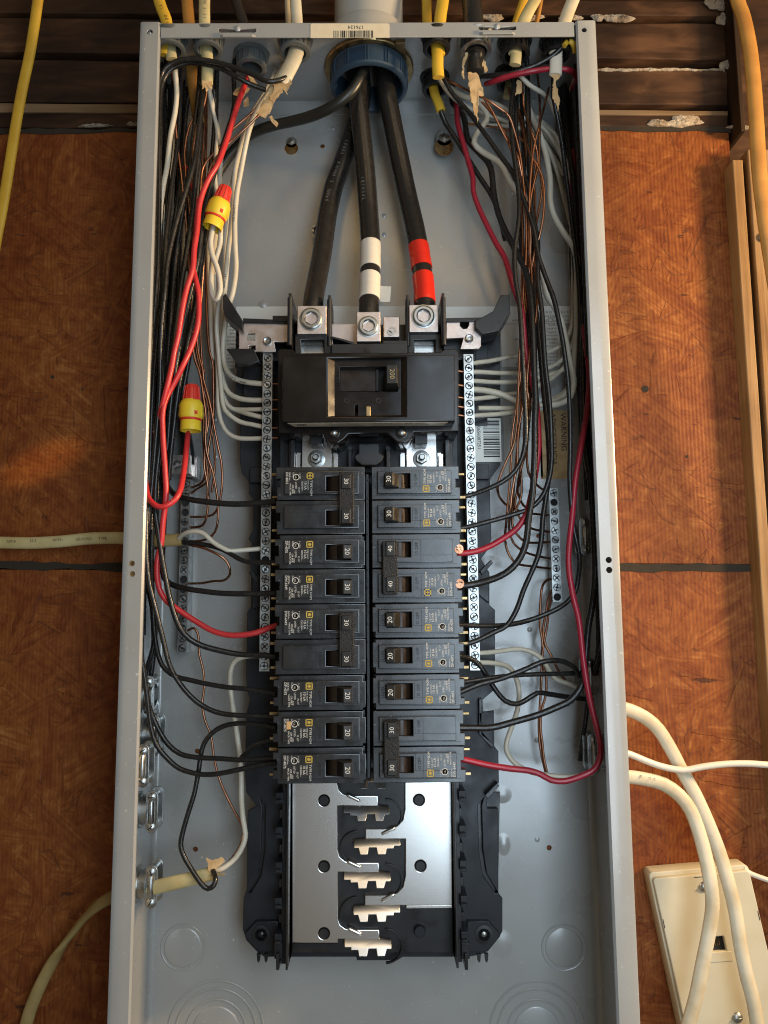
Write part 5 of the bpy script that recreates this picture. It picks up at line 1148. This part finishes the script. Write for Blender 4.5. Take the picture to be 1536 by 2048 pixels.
cable('amber cable piece low in the left bundle by the black wires', '372,545,50 376,580,50 379,615,50', 'cream', 8, 4)
cb = cable('torn cream cable below the connector left of the bushing', '594,96,16 588,118,15 576,142,14 562,168,14', 'cream', 13, 7)
tear('torn_sheath', [(552, 160), (578, 150), (584, 168), (572, 180), (576, 190), (566, 178), (548, 205), (540, 200)], 'kraft', cb, 12, seed=3)
tear('torn_sheath', [(546, 169), (560, 181), (531, 238), (510, 225), (520, 212)], 'kraft', cb, 15, seed=4)
tear('torn_sheath', [(541, 228), (548, 240), (557, 248), (553, 252), (543, 245), (536, 232)], 'kraft', cb, 16, seed=5)
cb = tag(empty('torn_paper', P(488, 178, 36)), 'torn brown paper scraps around the red wire under the ring connector', 'torn paper')
for i, q in enumerate([[(466, 190), (478, 172), (494, 182), (486, 196)], [(486, 200), (496, 194), (499, 212), (488, 216)], [(482, 170), (500, 176), (494, 184), (480, 182)], [(496, 150), (504, 148), (516, 172), (510, 178)]]): tear('scrap', q, 'kraft', cb, 38, seed=10+i)
cb = cable('bright yellow cable end gripped right of the blue bushing', '872,84,15 875,110,14 875,132,13 877,155,13', 'yel', 9.6, 5.4)
cable('rear yellow cable end behind the bright yellow one', '866,172,60 870,190,58 877,206,56 882,222,56', 'yel', 8.4, 5)
cb = cable('thick black cable with torn kraft lining in the top right', '952,84,17 951,110,17 950,145,17', 'feeder', 14, 12)
tear('torn_sheath', [(935, 144), (952, 145), (962, 168), (968, 190), (958, 190), (955, 246), (948, 222), (940, 190)], 'kraft', cb, 13, seed=6)
tear('torn_sheath', [(963, 102), (968, 118), (976, 140), (970, 144), (966, 132), (962, 140)], 'kraft', cb, 14, seed=7)
tear('torn_sheath', [(932, 104), (938, 108), (928, 130), (928, 158), (924, 150), (925, 122)], 'kraft', cb, 16, seed=8)
cb = cable('pale green cable end in the glossy black connector', '1032,98,17 1032,112,17 1030,130,17', 'pale', 9.4, 5)
tear('torn_sheath', [(1034, 160), (1043, 168), (1044, 184), (1030, 194), (1032, 176)], 'kraft', cb, 30, seed=9)
cable('rear green cable end half hidden by the top right wires', '1016,160,66 1018,180,64 1016,196,62', 'pale', 9, 5)
cb = cable('white cable end hanging in the right corner of the box', '1112,100,16 1112,125,16 1111,150,16', 'tapew', 10.5, 5.5)
tear('torn_sheath', [(1100, 148), (1121, 147), (1118, 158), (1113, 160), (1115, 185), (1121, 200), (1116, 222), (1112, 212), (1105, 190), (1107, 160)], 'kraft', cb, 16, seed=12)
cb = cable('yellow wire tail curled at the very top right corner', '1128,92,8 1134,84,8 1142,84,8 1148,92,10 1150,104,14', 'yel', 4.4, 4.4, n=10)
cb = cable('pale yellow cable from the lowest left clamp with frayed paper end', '280,1783,52 300,1778,50 317,1773,48 350,1765,46 390,1756,46 426,1746,46', 'pale', 10.4, 5.2, ref=(0, 0, 1))
tear('torn_sheath', [(411, 1716), (425, 1722), (441, 1715), (450, 1724), (436, 1733), (425, 1756), (417, 1736)], 'kraft', cb, 40, seed=13)
tear('torn_sheath', [(430, 1744), (441, 1746), (453, 1748), (446, 1753), (432, 1752)], 'kraft', cb, 42, seed=14)
cb = cable('mustard cable entering through the left wall beside the ground bar', '290,1082,50 328,1081,50 364,1079,50', 'tan', 10, 5.4, ref=(0, 0, 1))
# --- cables outside the box
OUT = [('yellow printed cable rising from the far left of the panel top', '328,110,16 334,50,16 320,8,18 308,-40,24 296,-90,30', 'yel', 9.4, 5),
       ('amber brown cable rising second from the left of the panel top', '382,110,42 378,48,40 374,0,42 370,-60,46', 'amber', 10, 5.5),
       ('pale yellow cable rising third from the left of the panel top', '410,110,18 409,48,18 409,0,20 412,-60,24', 'pale', 9.4, 5),
       ('black braided cable leaning in behind the panel top', '500,110,36 487,48,40 474,8,46 460,-60,52', 'braid', 9, 9),
       ('thin white cable rising beside the thicker cream one', '580,110,40 577,44,40 575,0,40 576,-60,40', 'cream', 5, 5),
       ('cream cable rising left of the grey conduit', '596,110,17 594,44,18 591,0,20 589,-60,24', 'cream', 9.4, 5.6),
       ('left one of the twin yellow cables right of the conduit', '860,110,60 854,42,56 853,0,54 852,-60,50', 'yel', 8.6, 5),
       ('right one of the twin yellow cables right of the conduit', '878,110,16 880,42,18 886,0,22 892,-60,30', 'yel', 10, 5.4),
       ('thick black cable rising behind the panel top right of the yellow pair', '950,110,17 947,42,22 943,0,30 938,-60,38', 'feeder', 17, 15),
       ('pale green cable leaning in right of the thick black one', '1028,110,17 1048,42,18 1070,0,24 1096,-50,32', 'pale', 10, 5.4),
       ('yellow cable behind the pale green leaning one', '1018,110,62 1034,42,58 1048,0,56 1064,-50,54', 'yel', 8, 5),
       ('thin amber cable peeping behind the pale green leaning one', '1060,110,60 1074,42,60 1082,0,60 1090,-50,60', 'amber', 4, 4),
       ('cream cable leaning in at the right end of the panel top', '1110,110,16 1130,42,17 1146,0,22 1166,-50,28', 'cream', 10.6, 6)]
def cable_print(o, s, t, size, i0, step, r, ink='ink', ang=.1, rev=True):
    along(o, spline(path(s), 3), t, size, i0, step, r, ang, ink, rev)
OC = [(cable(l, s, m, w, h, group='cables rising from the panel top', e1=260), s) for l, s, m, w, h in OUT]
cable('long yellow cable hanging loose on the dark wall at the left edge', '84,-60,62 76,0,64 69,50,66 59,111,68 44,182,70 32,249,72 18,337,74 6,410,76 -8,485,78 -24,580,80', 'yel', 9.6, 5.4, e0=240, e1=500)
cb = cable('yellow printed cable running level from the left edge into the panel side', '-40,1084,88 0,1085,88 60,1086,87 120,1083,84 180,1077,78 236,1076,68 270,1078,58', 'pale', 10.2, 5.6, ref=(0, 0, 1), e0=300)
g = []
for i, t in enumerate(('NM-B', '12-2', 'WITH', 'GROUND', 'TYPE')):
    c = P(14+i*46, 1084-i*1.5, 81-i*3.2); g.append(text_geom(t, 3.3, (c.x, c.y-.6-i*.1, c.z+.2), (1, -.12, .01), (0, 0, 1), .08))
make('printing', g, 'ink', cb, smooth=20)
cable('tan cable arching down from the left clamp to the bottom edge', '282,1783,54 250,1786,60 221,1796,66 189,1816,72 156,1852,78 120,1900,82 88,1956,84 65,2008,86 52,2050,88 40,2110,88', 'tan', 10, 5.6, ref=(.6, 0, .8))
cable('amber cable hanging along the right edge beside the stud', '1466,-60,46 1475,0,44 1487,35,42 1499,94,40 1507,164 1513,249,36 1518,337,36 1528,425,36 1538,492,36 1552,580,38', 'amber', 13, 7, e0=220, e1=200)
cable('thicker white cable leaving the right side high and passing over the phone jack',
      '1226,1412,46 1258,1420,48 1288,1434,52 1317,1459,54 1343,1501,56 1363,1540 1389,1586,56 1415,1643 1438,1702,54 1454,1756,50 1470,1820 1480,1886,48 1493,1951 1506,2000 1516,2060,48 1524,2110,48', 'cream', 10.6, 7, ref=(.8, 0, .5))
cable('white cable with a yellow top leaving the right side lower and crossing the phone jack',
      '1228,1552,44 1263,1554,46 1294,1559,48 1327,1568,50 1359,1591,50 1382,1622 1399,1668,48 1412,1717,44 1421,1766,40 1425,1811 1418,1863,40 1405,1928 1392,1993,42 1374,2056,44 1356,2110,46', 'cream', 10.6, 7, ref=(.8, 0, .5))
cable('thin white cord crossing level over the thicker white cable', '1232,1500,40 1262,1509,42 1288,1520,44 1324,1533,46 1366,1540,47 1408,1533,46 1451,1528,46 1493,1527,46 1540,1530,46 1600,1534,46', 'tapew', 5, 5, name='white_phone_cord', ref=(0, 0, 1), cat='cord', e1=200)
cable('thin white cord leaving the phone jack corner toward the stud', '1488,1738,82 1503,1748,80 1536,1760,76 1600,1780,70', 'tapew', 4, 4, name='white_phone_cord', ref=(0, 0, 1), cat='cord', e1=200)

# --- the three service feeders
def feeder(label, s, r=8.2):
    q = [Vector((HX+s[0], HY+s[1], 560)), Vector((HX+s[0], HY+s[1], 500))]+path(s[2])
    o = empty('service_cable', q[-1]); tag(o, label, 'service cable', 'service cables from the conduit to the main lugs')
    sp = spline(q, 5); make('jacket', tube(sp, r, 20, raw=True), 'feeder', o, 0, 60)
    return o, sp
f1, s1 = feeder('plain black service cable running to the left lug', (-12, 10, '724,190,70 702,275,76 682,335,74 668,372,72 655,430,66 645,500,56 634,560,44 627,600,34 625,640,32'))
f2, s2 = feeder('black service cable with white tape running to the middle lug', (-4, -8, '716,165,50 722,250,56 731,340,60 737,420,60 741,490,54 740,560,44 738,610,36 737,650,34'))
f3, s3 = feeder('black service cable with red tape running to the right lug', (12, 2, '772,170,52 784,240,56 800,320,60 816,395,60 832,465,54 844,540,44 849,590,36 849,632,32'))
def sleeve(name, sp, y0, y1, r, m, parent):
    def py(p):
        d = p-Vector((CX, -CD, 0)); return 1024-FPX*d.dot(_u)/d.dot(_f)
    fine = [p for p in spline(sp, .9) if y0 <= py(p) <= y1]
    rf = lambda t: 1+.010*math.sin(t*9)+.006*math.sin(t*23)
    return make(name, tube(fine, r, 24, raw=True, rfun=rf), m, parent, 0, 50)
sleeve('white_tape', s2, 488, 540, 8.7, 'tapew', f2); tp = sleeve('white_tape', s2, 552, 603, 8.7, 'tapew', f2)
c = P(758, 582, 42)
pts = []
for i in range(8):
    t = i/7; pts.append((c.x-3+t*13, 42+3*math.sin(t*3), c.z+6.5-t*2.5))
for i in range(8):
    t = 1-i/7; pts.append((c.x-3+t*11.5+1.2*math.sin(t*9), 42+3*math.sin(t*3), c.z-7-t*2))
make('tape_flag', prism(pts, (0, .4, 0)), 'tapew', f2)
sleeve('red_tape', s3, 492, 539, 8.8, 'taper', f3); sleeve('red_tape', s3, 553, 607, 8.8, 'taper', f3)
def along(parent, sp, t, size, i0, step, r, ang=0., m='print', rev=False):
    """print letters one by one along a cable, facing the room"""
    g = []; d = 0; k = i0
    for ch in t:
        if k >= len(sp)-1: break
        p = sp[int(k)].lerp(sp[min(int(k)+1, len(sp)-1)], k-int(k)); tn = (sp[min(int(k)+1, len(sp)-1)]-sp[max(int(k)-1, 0)]).normalized()
        if rev: tn = -tn
        n = (Vector((CX, -CD, 0))-p); n = (n-tn*n.dot(tn)).normalized()
        side = n.cross(tn)
        nn = (n*math.cos(ang)+side*math.sin(ang)).normalized()
        if ch != ' ': g.append(text_geom(ch, size, p+nn*(r+.08), tn, nn.cross(tn), .05, 'CENTER'))
        k += step
    return make('printing', g, m, parent, smooth=20)
along(f2, s2, 'E48793', 4.6, 10, .62, 8.2, .35, rev=True)
along(f1, s1, '2 KCMIL / 1000V  XHHW-2  RW90', 4.2, 24, .66, 8.2, .35, rev=True)
along(f2, s2, '18195FT', 4.4, 38, .62, 8.2, .35, rev=True)

for lab, txts in (('outermost white wire of the left bundle, curving into the topmost used neutral screw', (('TANDARD', 30), ('TYPE THHN', 62), ('STANDAR', 96))),
                  ('white wire from the torn cream cable, second from outside, curving to the neutral bar', (('12 AWG', 44), ('600V', 84)))):
    o, q, r = PATHS[lab]
    for t, i0 in txts: along(o, q, t, 2.6, i0, .48, r, .3, 'ink', rev=True)
cable_print(OC[0][0], OC[0][1], 'IED  10', 3.4, 8, .9, 3.0)
cable_print(OC[2][0], OC[2][1], '12-2 NM', 3.4, 10, .9, 3.0, 'print')
for o in list(COL.objects):
    if str(o.get('label', '')).startswith('white cable with a yellow top'):
        cable_print(o, '1263,1554,46 1294,1559,48 1327,1568,50 1359,1591,50 1382,1622 1399,1668,48 1412,1717,44 1421,1766,40 1425,1811', 'K SS', 3.4, 2, 1.05, 4.6, 'print', .3, False)
# --- wire nuts
def nut(label, tip, end, d, r=7.6):
    a, b = P(*tip, d), P(*end, d); ax = (b-a); H = ax.length; ax.normalize()
    o = empty('wire_nut', a); tag(o, label, 'wire connector', 'red and yellow wire nuts')
    k = H/33
    make('cap', lathe([(0, 0), (r*.60, .2), (r*.68, 1.2), (r*.74, 5*k), (r*.88, 14*k), (r*.92, 24*k), (r*.86, 25*k)], a, ax, 28), 'nutred', o)
    g = []; u, v, w = basis(ax)
    for i in range(14):
        t = 2*math.pi*i/14; n = u*math.cos(t)+v*math.sin(t); q = w.cross(n)
        p0 = a+ax*1.4; p1 = a+ax*(12*k)
        g.append(prism([p0+n*r*.62-q*.45, p0+n*r*.74, p0+n*r*.62+q*.45], p1-p0+n*r*.17))
    make('rib', g, 'nutred', o)
    make('skirt', lathe([(r*.86, 11*k), (r*1.02, 12*k), (r*1.2, 15*k), (r*1.2, 23*k), (r*1.05, 25*k), (r*1.0, 25*k)], a, ax, 28), 'nutyel', o, .3)
    wg = []
    for s in (-1, 1):
        n = (u*s)
        n = Vector((s, 0, 0)); n = (n-ax*n.dot(ax)).normalized(); q = ax.cross(n)
        p = a+ax*(12.5*k)+n*r*.9
        wg.append(prism([p-q*2.6, p+n*2.0+ax*2-q*2.0, p+n*2.6+ax*10*k-q*2.0, p+ax*12*k-q*2.6], q*5.2))
    make('wing', wg, 'nutyel', o, .4)
    make('seam', lathe([(r*1.06, 24.2*k), (r*1.1, 24.6*k), (r*1.1, 25.8*k), (r*1.0, 26.2*k)], a, ax, 28), 'nutred', o)
    make('collar', lathe([(r*.98, 25.6*k), (r*1.02, 26*k), (r*1.04, 33*k), (r*.94, 33*k), (r*.9, 27*k), (0, 27*k)], a, ax, 28), 'nutyel', o)
    c = Vector((0, -1, 0)); c = (c-ax*c.dot(ax)).normalized(); t = ax.cross(c)
    if t.x < 0: t = -t
    n = (c*.8+t*.6).normalized(); t = ax.cross(n); p, q = a+ax*(10.5*k), a+ax*(22.5*k)
    make('arrow', prism([p+n*r*.9-t*1.7, p+n*r*.9+t*1.7, q+n*r*1.19+t*1.2, q+n*r*1.19-t*1.2], n*.5), 'nutred', o)
    return o
nut('tilted red and yellow wire nut high in the left bundle', (452, 374), (424, 456), 28, 7.6)
nut('upright red and yellow wire nut beside the left ground lug', (384, 770), (381, 862), 34, 7.9)
